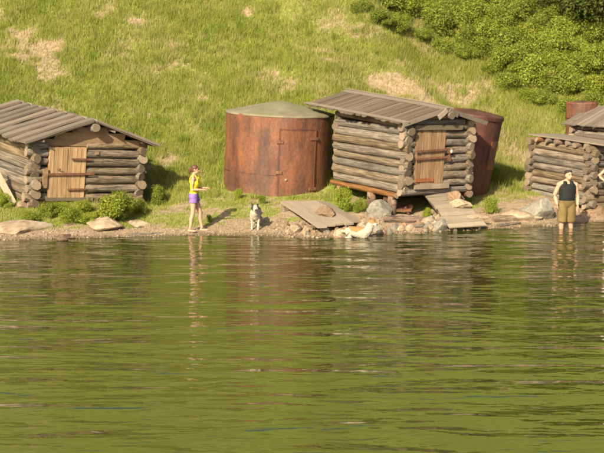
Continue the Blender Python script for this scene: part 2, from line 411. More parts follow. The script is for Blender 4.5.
def ground_mat():
    m, nt, b = newmat('ground_turf_and_sand'); L = nt.links
    tc = N(nt, 'ShaderNodeTexCoord')
    def nz(s, d=6, ro=.6):
        n = N(nt, 'ShaderNodeTexNoise'); n.inputs['Scale'].default_value = s; n.inputs['Detail'].default_value = d; n.inputs['Roughness'].default_value = ro
        L.new(tc.outputs['Object'], n.inputs['Vector']); return n.outputs['Fac']
    n1, n2, n3 = nz(1.1), nz(7), nz(40, 4, .7)
    turf = ramp(nt, [(.08, .115, .015), (.14, .172, .026), (.22, .19, .07)], [.32, .5, .68]); L.new(n2, turf.inputs[0])
    sand = ramp(nt, [(.14, .098, .058), (.225, .165, .105), (.30, .228, .155)], [.3, .5, .7]); L.new(n2, sand.inputs[0])
    gr = ramp(nt, [(.55, .52, .5), (1, 1, 1), (1.3, 1.3, 1.3)], [.3, .5, .72]); L.new(n3, gr.inputs[0])
    sand2 = mixc(nt, .8, sand.outputs[0], gr.outputs[0], 'MULTIPLY')
    at = N(nt, 'ShaderNodeAttribute', attribute_name='bare')
    add = N(nt, 'ShaderNodeMath', operation='ADD'); sub = N(nt, 'ShaderNodeMath', operation='SUBTRACT'); sub.inputs[1].default_value = .5
    L.new(n2, sub.inputs[0]); L.new(at.outputs['Fac'], add.inputs[0]); L.new(sub.outputs[0], add.inputs[1])
    rr = ramp(nt, [(0, 0, 0), (1, 1, 1)], [.35, .6]); L.new(add.outputs[0], rr.inputs[0])
    c = mixc(nt, rr.outputs[0], turf.outputs[0], sand2)
    inl = N(nt, 'ShaderNodeAttribute', attribute_name='inland')
    wadd = N(nt, 'ShaderNodeMath', operation='MULTIPLY_ADD'); wadd.inputs[1].default_value = .5; L.new(n1, wadd.inputs[0]); L.new(inl.outputs['Fac'], wadd.inputs[2])
    wr = ramp(nt, [(.42, .40, .36), (1, 1, 1)], [.3, .62]); L.new(wadd.outputs[0], wr.inputs[0])   # wet sand at the water's edge
    c = mixc(nt, 1.0, c, wr.outputs[0], 'MULTIPLY')
    L.new(c, b.inputs['Base Color']); b.inputs['Roughness'].default_value = .95
    bp = N(nt, 'ShaderNodeBump'); bp.inputs['Strength'].default_value = .7; bp.inputs['Distance'].default_value = .05
    L.new(n2, bp.inputs['Height'])
    bq = N(nt, 'ShaderNodeBump'); bq.inputs['Strength'].default_value = .5; bq.inputs['Distance'].default_value = .015
    L.new(n3, bq.inputs['Height']); L.new(bp.outputs[0], bq.inputs['Normal']); L.new(bq.outputs[0], b.inputs['Normal'])
    return m
kind(obj('ground', me, None, ground_mat()), 'structure')

# ------------------------------------------------------------------ water
def water_mat():
    m, nt, b = newmat('lake_water'); L = nt.links
    b.inputs['Base Color'].default_value = (.020, .027, .003, 1)
    b.inputs['Roughness'].default_value = .045; b.inputs['IOR'].default_value = 2.0; b.inputs['Specular IOR Level'].default_value = .5
    tc = N(nt, 'ShaderNodeTexCoord')
    def nz(sc, d, ro, dist=0.0, rz=0.0):
        mp = N(nt, 'ShaderNodeMapping'); mp.inputs['Scale'].default_value = sc; mp.inputs['Rotation'].default_value = (0, 0, rz)
        n = N(nt, 'ShaderNodeTexNoise'); n.inputs['Scale'].default_value = 1; n.inputs['Detail'].default_value = d; n.inputs['Roughness'].default_value = ro
        n.inputs['Distortion'].default_value = dist
        L.new(tc.outputs['Object'], mp.inputs[0]); L.new(mp.outputs[0], n.inputs['Vector']); return n.outputs['Fac']
    last = None
    for (fac, dist, st) in ((nz((.32, 1.25, 1), 2, .5, .4, R(3)), .088, 1), (nz((1.1, 3.6, 1), 2, .5, .3, R(-4)), .022, 1), (nz((4, 9, 1), 2, .5, 0, R(8)), .0055, 1)):
        bp = N(nt, 'ShaderNodeBump'); bp.inputs['Strength'].default_value = st; bp.inputs['Distance'].default_value = dist
        L.new(fac, bp.inputs['Height'])
        if last: L.new(last, bp.inputs['Normal'])
        last = bp.outputs[0]
    L.new(last, b.inputs['Normal'])
    return m
wb = MB(); wb.add([(-220, -160, 0), (220, -160, 0), (220, 12, 0), (-220, 12, 0)], [(0, 1, 2, 3)])
kind(wb.obj('water', water_mat()), 'structure')

# ------------------------------------------------------------------ grass
def blades(n, xr, yr, hmin, hmax, wid, seed, keep, name, tall=None):
    rs = np.random.RandomState(seed)
    x = rs.uniform(*xr, n); y = rs.uniform(*yr, n)
    k = keep(x, y, rs); x = x[k]; y = y[k]; n = len(x)
    z = ground(x, y)
    big = vnoise(x, y, .45, 21) * .5 + vnoise(x, y, 1.5, 22) * .5
    h = rs.uniform(hmin, hmax, n) * (.65 + .7 * big)
    if tall is not None: h = h * tall(x, y)
    w = wid * rs.uniform(.6, 1.4, n) * (1 + .012 * (y + 0))
    a = rs.uniform(0, math.pi, n); la = rs.uniform(0, 2 * math.pi, n); lm = rs.uniform(.05, .5, n) * h
    dx, dy = np.cos(a) * w / 2, np.sin(a) * w / 2
    tip = np.stack([x + np.cos(la) * lm, y + np.sin(la) * lm, z + h * .95], 1)
    v = np.empty((n, 3, 3)); v[:, 0] = np.stack([x - dx, y - dy, z - .02], 1); v[:, 1] = np.stack([x + dx, y + dy, z - .02], 1); v[:, 2] = tip
    me = bpy.data.meshes.new(name); me.vertices.add(3 * n); me.vertices.foreach_set('co', v.ravel())
    me.loops.add(3 * n); me.loops.foreach_set('vertex_index', np.arange(3 * n, dtype=np.int32))
    me.polygons.add(n); me.polygons.foreach_set('loop_start', np.arange(0, 3 * n, 3, dtype=np.int32))
    me.update(calc_edges=True)
    # colour of each blade: green to straw, by patch and by blade
    dry = vnoise(x, y, .4, 31) * .4 + vnoise(x, y, 1.3, 32) * .35 + vnoise(x, y, 4.5, 33) * .3 + rs.uniform(0, 1, n) * .3 - .2 + bare_mask(x, y) * .45
    at = me.attributes.new('tint', 'FLOAT', 'POINT'); at.data.foreach_set('value', np.repeat(np.clip(dry, 0, 1), 3).astype(np.float32))
    return me
def in_view(x, y): return np.abs(x) < (y + 32) * .252 + .6
gm = foliage('grass_blades', [(.12, .168, .017), (.24, .268, .044), (.38, .32, .15)], .45, 0)
gm.node_tree.nodes['Color Ramp'].color_ramp.elements[1].position = .48
TB = (at_z(276, 199, .42).x, at_z(276, 199, .42).y + 1.55)
def under(x, y):     # footprints kept free of grass
    k = np.ones(len(x), bool)
    k &= np.hypot(x - TB[0], y - TB[1]) > np.where(y < TB[1] - .6, 1.86, 1.5)
    c = at_z(404, 193, .86); ca, sa = math.cos(R(34)), math.sin(R(34))      # the dry ground under the raised hut
    u = (x - c.x) * ca + (y - c.y) * sa; v = -(x - c.x) * sa + (y - c.y) * ca
    k &= ~((u > -.25) & (u < 2.5) & (v > -.6) & (v < 3.0))
    a = G(285, 214); b = G(350, 214)
    k &= ~((x > a.x) & (x < b.x + .15) & (y < 1.6))
    return k
def keep_main(x, y, rs):
    b = bare_mask(x, y); s = inland(x, y)
    return in_view(x, y) & (rs.uniform(0, 1, len(x)) > b * np.where(s > 3.2, .84, 1.12)) & (s > .5) & under(x, y)
def tall(x, y):
    t = gully(x, y); s = inland(x, y)
    return (.42 + .58 * smooth(2.5, 6.5, s)) * (1 + .5 * smooth(-.2, .6, t) * smooth(6, 9, y))
g1 = blades(760000, (-12, 12.5), (-1.5, 18.5), .05, .20, .019, 5, keep_main, 'grass', tall)
kind(tag(obj('grass', g1, None, gm), 'yellow green meadow grass covering the hillside above the shore', 'grass'), 'stuff')

tn = 4200
tx = nrs.uniform(-12, 12.5, tn); ty = nrs.uniform(.2, 18.5, tn)
tk = in_view(tx, ty) & (bare_mask(tx, ty) < .8) & (inland(tx, ty) > 3.4) & under(tx, ty)
tx, ty = tx[tk], ty[tk]
def tufts(x, y, rs): return in_view(x, y) & under(x, y) & (inland(x, y) > .8)
def tuft_blades(per, name, seed, sub, hmin, hmax):
    rs = np.random.RandomState(seed)
    cx = np.repeat(tx[sub], per); cy = np.repeat(ty[sub], per); sp = np.repeat(rs.uniform(.04, .17, len(tx[sub])), per)
    x = cx + rs.normal(0, 1, len(cx)) * sp; y = cy + rs.normal(0, 1, len(cx)) * sp * .8
    k = tufts(x, y, rs); x = x[k]; y = y[k]; n = len(x); hh = np.repeat(rs.uniform(.6, 1.3, len(tx[sub])), per)[k]; tt = np.repeat(rs.uniform(0, .75, len(tx[sub])), per)[k]
    z = ground(x, y); h = rs.uniform(hmin, hmax, n) * hh; w = .02 * rs.uniform(.6, 1.4, n); a = rs.uniform(0, math.pi, n); la = rs.uniform(0, 6.28, n); lm = rs.uniform(.1, .6, n) * h
    v = np.empty((n, 3, 3)); v[:, 0] = np.stack([x - np.cos(a) * w / 2, y - np.sin(a) * w / 2, z - .02], 1); v[:, 1] = np.stack([x + np.cos(a) * w / 2, y + np.sin(a) * w / 2, z - .02], 1)
    v[:, 2] = np.stack([x + np.cos(la) * lm, y + np.sin(la) * lm, z + h], 1)
    me = bpy.data.meshes.new(name); me.vertices.add(3 * n); me.vertices.foreach_set('co', v.ravel()); me.loops.add(3 * n); me.loops.foreach_set('vertex_index', np.arange(3 * n, dtype=np.int32))
    me.polygons.add(n); me.polygons.foreach_set('loop_start', np.arange(0, 3 * n, 3, dtype=np.int32)); me.update(calc_edges=True)
    me.attributes.new('tint', 'FLOAT', 'POINT').data.foreach_set('value', np.repeat(np.clip(tt + rs.uniform(-.1, .2, n), 0, 1), 3).astype(np.float32))
    return me
kind(tag(obj('tall_grass', tuft_blades(38, 'tall_grass', 77, slice(None), .13, .29), None, gm), 'taller tufts of grass standing out of the meadow on the slope', 'grass'), 'stuff')

# ------------------------------------------------------------------ wood and stone pieces
def log_mesh(seed):
    r = random.Random(seed); mb = MB(); n = 12; rings = 9
    path = []; rad = []
    for i in range(rings):
        t = [0, .012, .035, .25, .5, .75, .965, .988, 1][i]
        path.append(t)
        rad.append((1 + r.uniform(-.09, .09) * (2 < i < 6) + (.07 - .14 * t)) * [.90, .98, 1, 1, 1, 1, 1, .98, .90][i])
    vs_ = []; fs = []; ms = []
    ph = r.uniform(0, 6)
    for i in range(rings):
        for k in range(n):
            a = 2 * math.pi * k / n
            q = rad[i] * (1 + .045 * math.sin(3 * a + ph) + r.uniform(-.05, .05))
            vs_.append((path[i] + (.010 * math.cos(a + ph) if i in (0, 1, rings - 2, rings - 1) else 0), q * math.cos(a) + .10 * math.sin(path[i] * 5 + ph), q * math.sin(a) + .10 * math.cos(path[i] * 4 + ph)))
    for i in range(rings - 1):
        for k in range(n):
            fs.append((i * n + k, (i + 1) * n + k, (i + 1) * n + (k + 1) % n, i * n + (k + 1) % n))
    mb.add(vs_, fs, 0)
    mb.add(vs_[:n], [tuple(range(n))], 1); mb.add(vs_[-n:], [tuple(reversed(range(n)))], 1)
    me = mb.mesh('log', True)
    for p in me.polygons:
        if p.material_index == 1: p.use_smooth = False
    return me
LOGS = []
for i in range(5):
    me_ = log_mesh(100 + i); me_.materials.append(M['log']); me_.materials.append(M['log_end']); LOGS.append(me_)
LOGS_RED = []
for i in range(2):
    me_ = log_mesh(200 + i); me_.materials.append(M['log_red']); me_.materials.append(M['log_end']); LOGS_RED.append(me_)
def log(parent, a, b, r, name='log', meshes=None, squash=1.0):
    a = Vector(a); b = Vector(b); d = b - a
    o = bpy.data.objects.new(name, rng.choice(meshes or LOGS)); link(o, parent)
    q = d.to_track_quat('X', 'Z')
    o.rotation_mode = 'QUATERNION'; o.rotation_quaternion = q @ Matrix.Rotation(rng.uniform(0, 6.28), 3, 'X').to_quaternion()
    o.location = a; o.scale = (d.length, r, r * squash)
    return o
def plank_mesh(seed, m):
    """unit board: X 0..1, Y -.5...5, Z 0..1, ends uneven, slightly cupped"""
    r = random.Random(seed); mb = MB(); n = 5; vs_ = []
    e = [r.uniform(-.015, .015) for _ in range(4)]
    for i in range(n):
        t = i / (n - 1)
        w = .5 + r.uniform(-.03, .03); zt = r.uniform(-.25, .25)
        sk = (e[0], e[1]) if i == 0 else ((e[2], e[3]) if i == n - 1 else (0, 0))
        vs_ += [(t + sk[0], -w, zt), (t + sk[1], w, zt + r.uniform(-.2, .2)), (t + sk[1], w, 1 + zt), (t + sk[0], -w, 1 + zt + r.uniform(-.2, .2))]
    fs = []
    for i in range(n - 1):
        for k in range(4):
            fs.append((i * 4 + k, i * 4 + (k + 1) % 4, (i + 1) * 4 + (k + 1) % 4, (i + 1) * 4 + k))
    fs.append((3, 2, 1, 0)); b = (n - 1) * 4; fs.append((b, b + 1, b + 2, b + 3))
    mb.add(vs_, fs); me = mb.mesh('plank'); me.materials.append(m); return me
PL = {k: [plank_mesh(300 + i, M[k]) for i in range(4)] for k in ('plank_grey', 'plank_brown', 'plank_pale', 'gable_board')}
def plank(parent, a, b, width, thick, up=(0, 0, 1), name='plank', k='plank_grey', j=.0):
    """board from A to B whose face looks along UP"""
    a = Vector(a); b = Vector(b); x = (b - a); L = x.length; x.normalize(); up = Vector(up); z = (up - x * up.dot(x)).normalized(); y = z.cross(x)
    o = bpy.data.objects.new(name, rng.choice(PL[k])); link(o, parent)
    m = Matrix((x, y, z)).transposed().to_4x4() @ Euler((rng.uniform(-j, j), rng.uniform(-j, j) * .3, rng.uniform(-j, j) * .5)).to_matrix().to_4x4()
    o.matrix_local = Matrix.Translation(a) @ m @ Matrix.Diagonal((L, width, thick, 1))
    return o
def vplank_mesh(name, w, h, t, m):
    mb = MB(); mb.box((0, 0, h / 2), (w, t, h), jit=.006); me = mb.mesh(name); me.materials.append(m); return me

def hut_frame(name, label, cat, corner, theta, tilt=0.0, pitch=0.0, group=None):
    e = empty(name)
    e.matrix_world = Matrix.Translation(corner) @ Matrix.Rotation(tilt, 4, 'Y') @ Matrix.Rotation(pitch, 4, 'X') @ Matrix.Rotation(theta, 4, 'Z')
    tag(e, label, cat, group)
    return e
def log_walls(e, w, L, n, r, h, door=None, ov=.2, red=0.0, ob=None):
    """four notched walls; DOOR = (x0, x1, z1) opening in the front wall; returns wall top"""
    ob = ov if ob is None else ob
    for i in range(n):
        z = h * (i + .5)
        for x in (0, w):
            log(e, (x + rng.uniform(-.01, .01), -ov - rng.uniform(-.07, .09), z), (x + rng.uniform(-.02, .02), L + ob + rng.uniform(-.04, .05), z), r * rng.uniform(.9, 1.1), meshes=LOGS_RED if rng.random() < red else LOGS)
        zf = h * (i + 1) if i < n - 1 else h * (i + .98)
        log(e, (-ob - rng.uniform(-.03, .05), L, zf), (w + ob, L, zf), r * rng.uniform(.95, 1.05))
        if door and zf - r < door[2]:
            log(e, (-ov - rng.uniform(-.08, .09), 0, zf), (door[0], 0, zf), r * rng.uniform(.88, 1.1))
            log(e, (door[1], 0, zf), (w + ov + rng.uniform(-.05, .05), 0, zf), r * rng.uniform(.88, 1.1))
        else:
            log(e, (-ov - rng.uniform(-.08, .09), 0, zf), (w + ov + rng.uniform(-.05, .05), 0, zf), r * rng.uniform(.88, 1.1))
    log(e, (-ov, 0, h * .12), (w + ov, 0, h * .12), r * .9)
    return n * h
def pitched_roof(e, w, L, zt, rise, eave, fo, bo, pw, mat_, thick=.035, ridge=True, gap=.02, jit=.03, two=False, r=.1):
    rb = MB()
    rb.tube([(w / 2, -fo * .75, zt + rise - r - .03), (w / 2, L + bo * .7, zt + rise - r - .03)], r * .95, 12, mcap=1)
    roof = obj('roof', rb.mesh('roof', False), e, [M['log'], M['gable_board']])
    sl = math.hypot(w / 2, rise); ux, uz = (w / 2) / sl, -rise / sl
    for sgn in (-1, 1):
        y = -fo
        nrm = Vector((sgn * rise, 0, w / 2)).normalized()
        while y < L + bo - .03:
            ww = pw * rng.uniform(.82, 1.15)
            ww = min(ww, L + bo - y + .02)
            yc = y + ww / 2
            ln = sl + eave + rng.uniform(-jit, jit * 1.6)
            a = Vector((w / 2, yc, zt + rise)) + nrm * rng.uniform(.0, .012)
            b = a + Vector((sgn * ux * ln, 0, uz * ln))
            plank(roof, a, b, ww - gap, thick, nrm, 'roof_plank', mat_, .012)
            y += ww
    # two long boards under the planks on each slope carry them
    for sgn in (-1, 1):
        nrm = Vector((sgn * rise, 0, w / 2)).normalized()
        for f in (.35, .97):
            p = Vector((w / 2 + sgn * ux * sl * f, 0, zt + rise + uz * sl * f)) - nrm * .055
            plank(roof, p + Vector((0, -fo * .8, 0)), p + Vector((0, L + bo * .8, 0)), .12, .05, nrm, 'purlin', 'plank_brown', 0)
    return roof

# ------------------------------------------------------------------ middle hut on stilts
C0 = at_z(404, 193, .86)
W1, L1, N1, R1 = 2.12, 3.05, 8, .111
TH1 = R(34)
hut = hut_frame('log_hut', 'small grey log hut raised on blocks beside the rusty round tank', 'hut', C0, TH1, R(1.8), 0)
H1 = .212
zt1 = log_walls(hut, W1, L1, N1, R1, H1, door=(.24, 1.22, 1.64), ov=.16, ob=.05)
roof1 = pitched_roof(hut, W1, L1, zt1 + .18, .28, .34, .28, 1.15, .185, 'plank_brown', .03, jit=.045)
roof1.matrix_local = Matrix.Translation((0, -.3, zt1)) @ Matrix.Rotation(R(2.7), 4, 'X') @ Matrix.Translation((0, .3, -zt1))
# weathered long boards lying along eave and ridge
sl = math.hypot(W1 / 2, .28)
nl = Vector((-.28, 0, W1 / 2)).normalized()
def slope_pt(f, y, lift=.04): return Vector((W1 / 2, y, zt1 + .18 + .28)) + Vector((-W1 / 2, 0, -.28)) * f + nl * lift
plank(roof1, slope_pt(1.24, -.28), slope_pt(1.26, 4.2), .11, .03, nl, 'eave_board', 'plank_grey')
plank(roof1, slope_pt(.02, -.26), slope_pt(.02, 4.15), .2, .03, nl, 'ridge_board', 'plank_grey')
plank(roof1, slope_pt(-.10, -.26, .03), slope_pt(-.10, 4.15, .03), .2, .03, Vector((.28, 0, W1 / 2)), 'ridge_board', 'plank_grey')
# gable logs and the crossed boards at the peak
for i, (f, rr) in enumerate(((.72, .09), (.35, .08))):
    half = W1 / 2 * f
    log(hut, (W1 / 2 - half - .1, 0, zt1 + .13 + i * .14), (W1 / 2 + half + .1, 0, zt1 + .13 + i * .14), rr)
for sgn in (-1, 1):
    a = Vector((W1 / 2 + sgn * .02, -.28, zt1 + .46)); b = a + Vector((sgn * (W1 / 2 + .34), 0, -.28 / (W1 / 2) * (W1 / 2 + .34)))
    plank(hut, a, b, .11, .03, (0, -1, 0), 'verge_board', 'plank_grey')
plank(hut, (W1 / 2 - .04, -.34, zt1 + .46), (W1 / 2 - .30, -.32, zt1 + .26), .12, .03, (0, -1, 0), 'peak_board', 'plank_pale')
plank(hut, (W1 / 2 + .05, -.34, zt1 + .46), (W1 / 2 + .34, -.32, zt1 + .32), .13, .03, (0, -1, 0), 'peak_board', 'plank_grey')
log(hut, (W1 / 2 + .12, -.38, zt1 + .32), (W1 / 2 + .12, -.1, zt1 + .34), .1, 'ridge_log')
# door
def door(e, x0, x1, z0, z1, y, n, mat_, lean=0.0):
    w = x1 - x0
    fr = MB(); fr.box(((x0 + x1) / 2, y + .035, (z0 + z1) / 2), (w, .03, z1 - z0))
    d = obj('door', fr.mesh('door'), e, mat_)
    pw = w / n
    for i in range(n):
        o = obj('door_plank', vplank_mesh('door_plank', pw - .012, (z1 - z0) * rng.uniform(.975, 1.0), .03, mat_), d,
                loc=(x0 + pw * (i + .5), y - rng.uniform(0, .008), z0), rot=(0, lean + rng.uniform(-.008, .008), 0))
    return d
d1 = door(hut, .25, 1.20, .20, 1.64, -.10, 6, M['plank_door'], R(1.5))
kb = MB(); kb.box((.56, -.135, .33), (.60, .02, .09), jit=.006); obj('kick_strip', kb.mesh('kick_strip'), d1, plain('red_rust_strip', (.20, .07, .03), .8, .25, 14))
for z, x1_, dz in ((1.10, 1.36, .0), (.90, 1.32, .05)):
    b_ = MB(); b_.box(((.20 + x1_) / 2, -.17, z), (x1_ - .20, .02, .05), Matrix.Rotation(R(-2), 3, 'Y'), jit=.004)
    obj('iron_bar', b_.mesh('iron_bar'), d1, M['iron'])
b_ = MB(); b_.box((1.34, -.16, 1.0), (.05, .03, .34), jit=.004); b_.tube([(1.33, -.2, 1.06), (1.33, -.12, 1.06)], .07, 14); b_.tube([(1.33, -.19, .86), (1.33, -.12, .86)], .06, 12)
obj('latch', b_.mesh('latch'), d1, M['iron'])
b_ = MB(); b_.ell((1.35, -.225, 1.06), (.04, .03, .045)); b_.tube([(1.325, -.22, 1.08), (1.325, -.22, 1.13), (1.375, -.22, 1.13), (1.375, -.22, 1.08)], .009, 8)
obj('padlock', b_.mesh('padlock', True), d1, M['steel_lock'])
plank(hut, (.15, -.14, 1.70), (1.75, -.14, 1.68), .12, .04, (0, -1, 0), 'door_lintel', 'plank_brown')
plank(hut, (.2, -.14, .16), (1.36, -.14, .16), .12, .05, (0, -1, 0), 'door_sill', 'plank_pale')
# inner floor closes the bottom
fb = MB(); fb.box((W1 / 2, L1 / 2, .03), (W1 - .1, L1 - .1, .05)); obj('floor', fb.mesh('floor'), hut, M['plank_brown'])
# bearers
for x in (0, W1): log(hut, (x, -.1, zt1 + .075), (x, L1 + .05, zt1 + .15), .09, 'wall_plate')
log(hut, (-.05, .25, -.10), (-.05, L1 + .1, -.07), .075, 'bearer', LOGS_RED)
log(hut, (W1 + .05, -.1, -.12), (W1 + .05, L1 + .2, -.06), .10, 'bearer', LOGS_RED)
hm = hut.matrix_world.copy()
for (x, y) in ((-.02, .45), (-.02, 1.35), (-.02, 2.75), (W1, .4), (W1, 2.6)):
    wp = hm @ Vector((x, y, 0)); zz = gz(wp.x, wp.y)
    rr_ = .12
    mb = MB(); mb.tube([(x, y, zz - C0.z - .08), (x, y, -.14)], [rr_ * 1.05, rr_], 12)
    obj('block', mb.mesh('block', True), hut, M['log_red'])

# ------------------------------------------------------------------ plank ramp of the middle hut
rt = at_z(434, 189, .84); rb_ = at_z(468, 229.5, .03)
rdir = (rb_ - rt); rlen = rdir.length; rx = rdir.normalized(); across = Vector((math.cos(TH1 - R(12)), math.sin(TH1 - R(12)), 0)); rn = across.cross(-rx).normalized()
if rn.z < 0: rn = -rn
ramp_e = empty('plank_ramp', rb_); tag(ramp_e, 'sloping wooden ramp of weathered cross boards leading from the water to the hut door', 'ramp')
rel = rt - rb_
for sgn in (-1, 1):
    off = across * (sgn * .36)
    plank(ramp_e, off - rn * .09, rel + off - rn * .09, .06, .14, rn, 'stringer', 'plank_brown')
n_s = 11
for i in range(n_s):
    f = (i + .5) / n_s; c = rel * f + rn * .06
    ww = .47 + .03 * rng.random() + (.05 if i < 3 else 0)
    plank(ramp_e, c - across * (ww + rng.uniform(-.02, .02)), c + across * (ww + rng.uniform(-.03, .07)), rlen / n_s - .012, .03, rn, 'slat', 'plank_pale' if rng.random() < .75 else 'plank_grey', .02)

# ------------------------------------------------------------------ left hut
TH2 = R(33)
A0 = at_z(32, 206, .42)
W2, L2, N2, R2, H2 = 3.06, 4.9, 7, .126, .236
hut2 = hut_frame('log_hut', 'log hut at the left edge with a fresh tan plank door and ribbed plank roof', 'hut', A0, TH2, R(4.6), 0)
zt2 = log_walls(hut2, W2, L2, N2, R2, H2, door=(.36, 1.42, 1.56), ov=.17)
RI2 = .52
roof2 = pitched_roof(hut2, W2, L2, zt2 + .12, RI2, .36, .36, .5, .34, 'plank_brown', .025, jit=.03, gap=.0)
sl2 = math.hypot(W2 / 2, RI2)
for sgn in (-1, 1):
    nr = Vector((sgn * RI2, 0, W2 / 2)).normalized()
    y = -.20
    while y < L2 + .4:
        a = Vector((W2 / 2, y, zt2 + .12 + RI2)) + nr * .04; b = a + Vector((sgn * W2 / 2, 0, -RI2)) * ((sl2 + .40 + rng.uniform(-.02, .05)) / sl2)
        plank(roof2, a, b, .34, .06, nr, 'cover_plank', 'plank_grey', .01)
        y += .68 * rng.uniform(.95, 1.05)
for i, (f, zz) in enumerate(((.95, .06), (.66, .235), (.34, .39))):
    half = W2 / 2 * f
    plank(hut2, (W2 / 2 - half, -.03, zt2 + zz), (W2 / 2 + half, -.03, zt2 + zz), .19, .05, (0, -1, 0), 'gable_board', 'gable_board')
log(hut2, (W2 / 2 + .02, -.40, zt2 + .50), (W2 / 2 + .02, .3, zt2 + .50), .115, 'ridge_log')
d2 = door(hut2, .36, 1.40, .22, 1.60, -.12, 8, M['plank_tan'], R(0.5))
def bar(parent, x0, x1, z, h=.045, y=-.175, name='iron_bar', rz=0.0):
    b_ = MB(); b_.box(((x0 + x1) / 2, y, z), (x1 - x0, .02, h), Matrix.Rotation(rz, 3, 'Y'), jit=.004); return obj(name, b_.mesh(name), parent, M['iron'])
bar(d2, .18, 1.66, .88, .06, name='iron_bar', rz=R(-1))
bar(d2, .98, 1.56, 1.28, .05, name='hinge_strap'); bar(d2, .90, 1.44, .47, .05, name='hinge_strap')
b_ = MB(); b_.tube([(.60, -.17, 1.0), (.60, -.21, 1.02), (.66, -.21, 1.02), (.66, -.17, .98)], .012, 8); obj('handle', b_.mesh('handle', True), d2, M['iron'])
b_ = MB(); b_.box((1.72, -.13, 1.45), (.10, .06, .08), jit=.006); obj('wood_knob', b_.mesh('wood_knob'), hut2, M['gable_board'])
plank(hut2, (.26, -.15, .50), (.26, -.15, 1.02), .13, .04, (0, -1, 0), 'latch_board', 'gable_board')
gb_ = MB(); gb_.add([(.05, .02, zt2 + .0), (W2 - .05, .02, zt2 + .0), (W2 / 2, .02, zt2 + .58), (.05, .07, zt2 + .0), (W2 - .05, .07, zt2 + .0), (W2 / 2, .07, zt2 + .58)], [(0, 1, 2), (5, 4, 3), (0, 3, 4, 1), (1, 4, 5, 2), (2, 5, 3, 0)])
gb_.obj('gable', M['log'], hut2)
plank(hut2, (.3, -.125, .2), (1.66, -.125, .2), .09, .05, (0, -1, 0), 'door_sill', 'plank_brown')
fb = MB(); fb.box((W2 / 2, L2 / 2, .06), (W2 - .1, L2 - .1, .05)); obj('floor', fb.mesh('floor'), hut2, M['plank_brown'])
# prop leaning on the left wall
lp = G(14, 203)
le = empty('leaning_plank', lp); tag(le, 'long pale plank propped aslant against the side wall at the left edge', 'plank')
le_top = at_y(-6, 168, lp.y + .45)
plank(le, (0, 0, -.03), le_top - lp, .17, .05, (0.2, -1, .2), 'board', 'plank_pale')

# ------------------------------------------------------------------ low log shed on the right, hut and sheet behind it
S0 = at_z(588, 207, .28)
TH3 = R(32)
shed = hut_frame('log_shed', 'low log shed without a pitched roof at the right edge behind the man', 'shed', S0, TH3, R(3.0), R(0))
W3, L3, N3, R3, H3 = 2.6, 2.3, 8, .105, .196
zt3 = log_walls(shed, W3, L3, N3, R3, H3, door=None, ov=.17, red=.12)
for k in range(6):
    y = .15 + k * .38
    log(shed, (-.12 - rng.uniform(0, .1), y, zt3 + .06), (W3 + .2, y, zt3 + .06), .075, 'rafter', LOGS_RED if k % 2 else LOGS)
for k in range(6):
    x = .06 + k * .46
    if k in (3,): continue
    plank(shed, (x, -.32 - rng.uniform(0, .25), zt3 + .145), (x + rng.uniform(-.05, .05), L3 + .2, zt3 + .145), .34, .035, (0, 0, 1), 'roof_plank', 'plank_grey' if k % 3 else 'plank_pale', .015)
fb = MB(); fb.box((1.26, .9, zt3 + .155), (.34, 2.2, .02), jit=.02); obj('rusty_strip', fb.mesh('rusty_strip'), shed, M['rust'])

U0 = at_y(613, 150, 6.2); U0.z = gz(U0.x, U0.y) - .1
hut3 = hut_frame('log_hut', 'partly hidden log hut with grey plank roof above the low shed at the right edge', 'hut', U0, R(38), R(0), 0)
zt_need = at_y(600, 126, 6.4).z - U0.z
n4 = max(4, int(round(zt_need / .2)))
W4, L4 = 2.4, 1.5
zt4 = log_walls(hut3, W4, L4, n4, .105, zt_need / n4, door=None, ov=.16)
roof3 = pitched_roof(hut3, W4, L4, zt4 + .06, .42, .3, .35, .3, .2, 'plank_grey', .03, jit=.03)
fb = MB(); fb.box((W4 / 2, L4 / 2, .03), (W4 - .1, L4 - .1, .05)); obj('floor', fb.mesh('floor'), hut3, M['plank_brown'])
for i, (f, zz) in enumerate(((.85, .06), (.5, .2), (.22, .32))):
    log(hut3, (W4 / 2 * (1 - f), 0, zt4 + zz), (W4 / 2 * (1 + f), 0, zt4 + zz), .075)

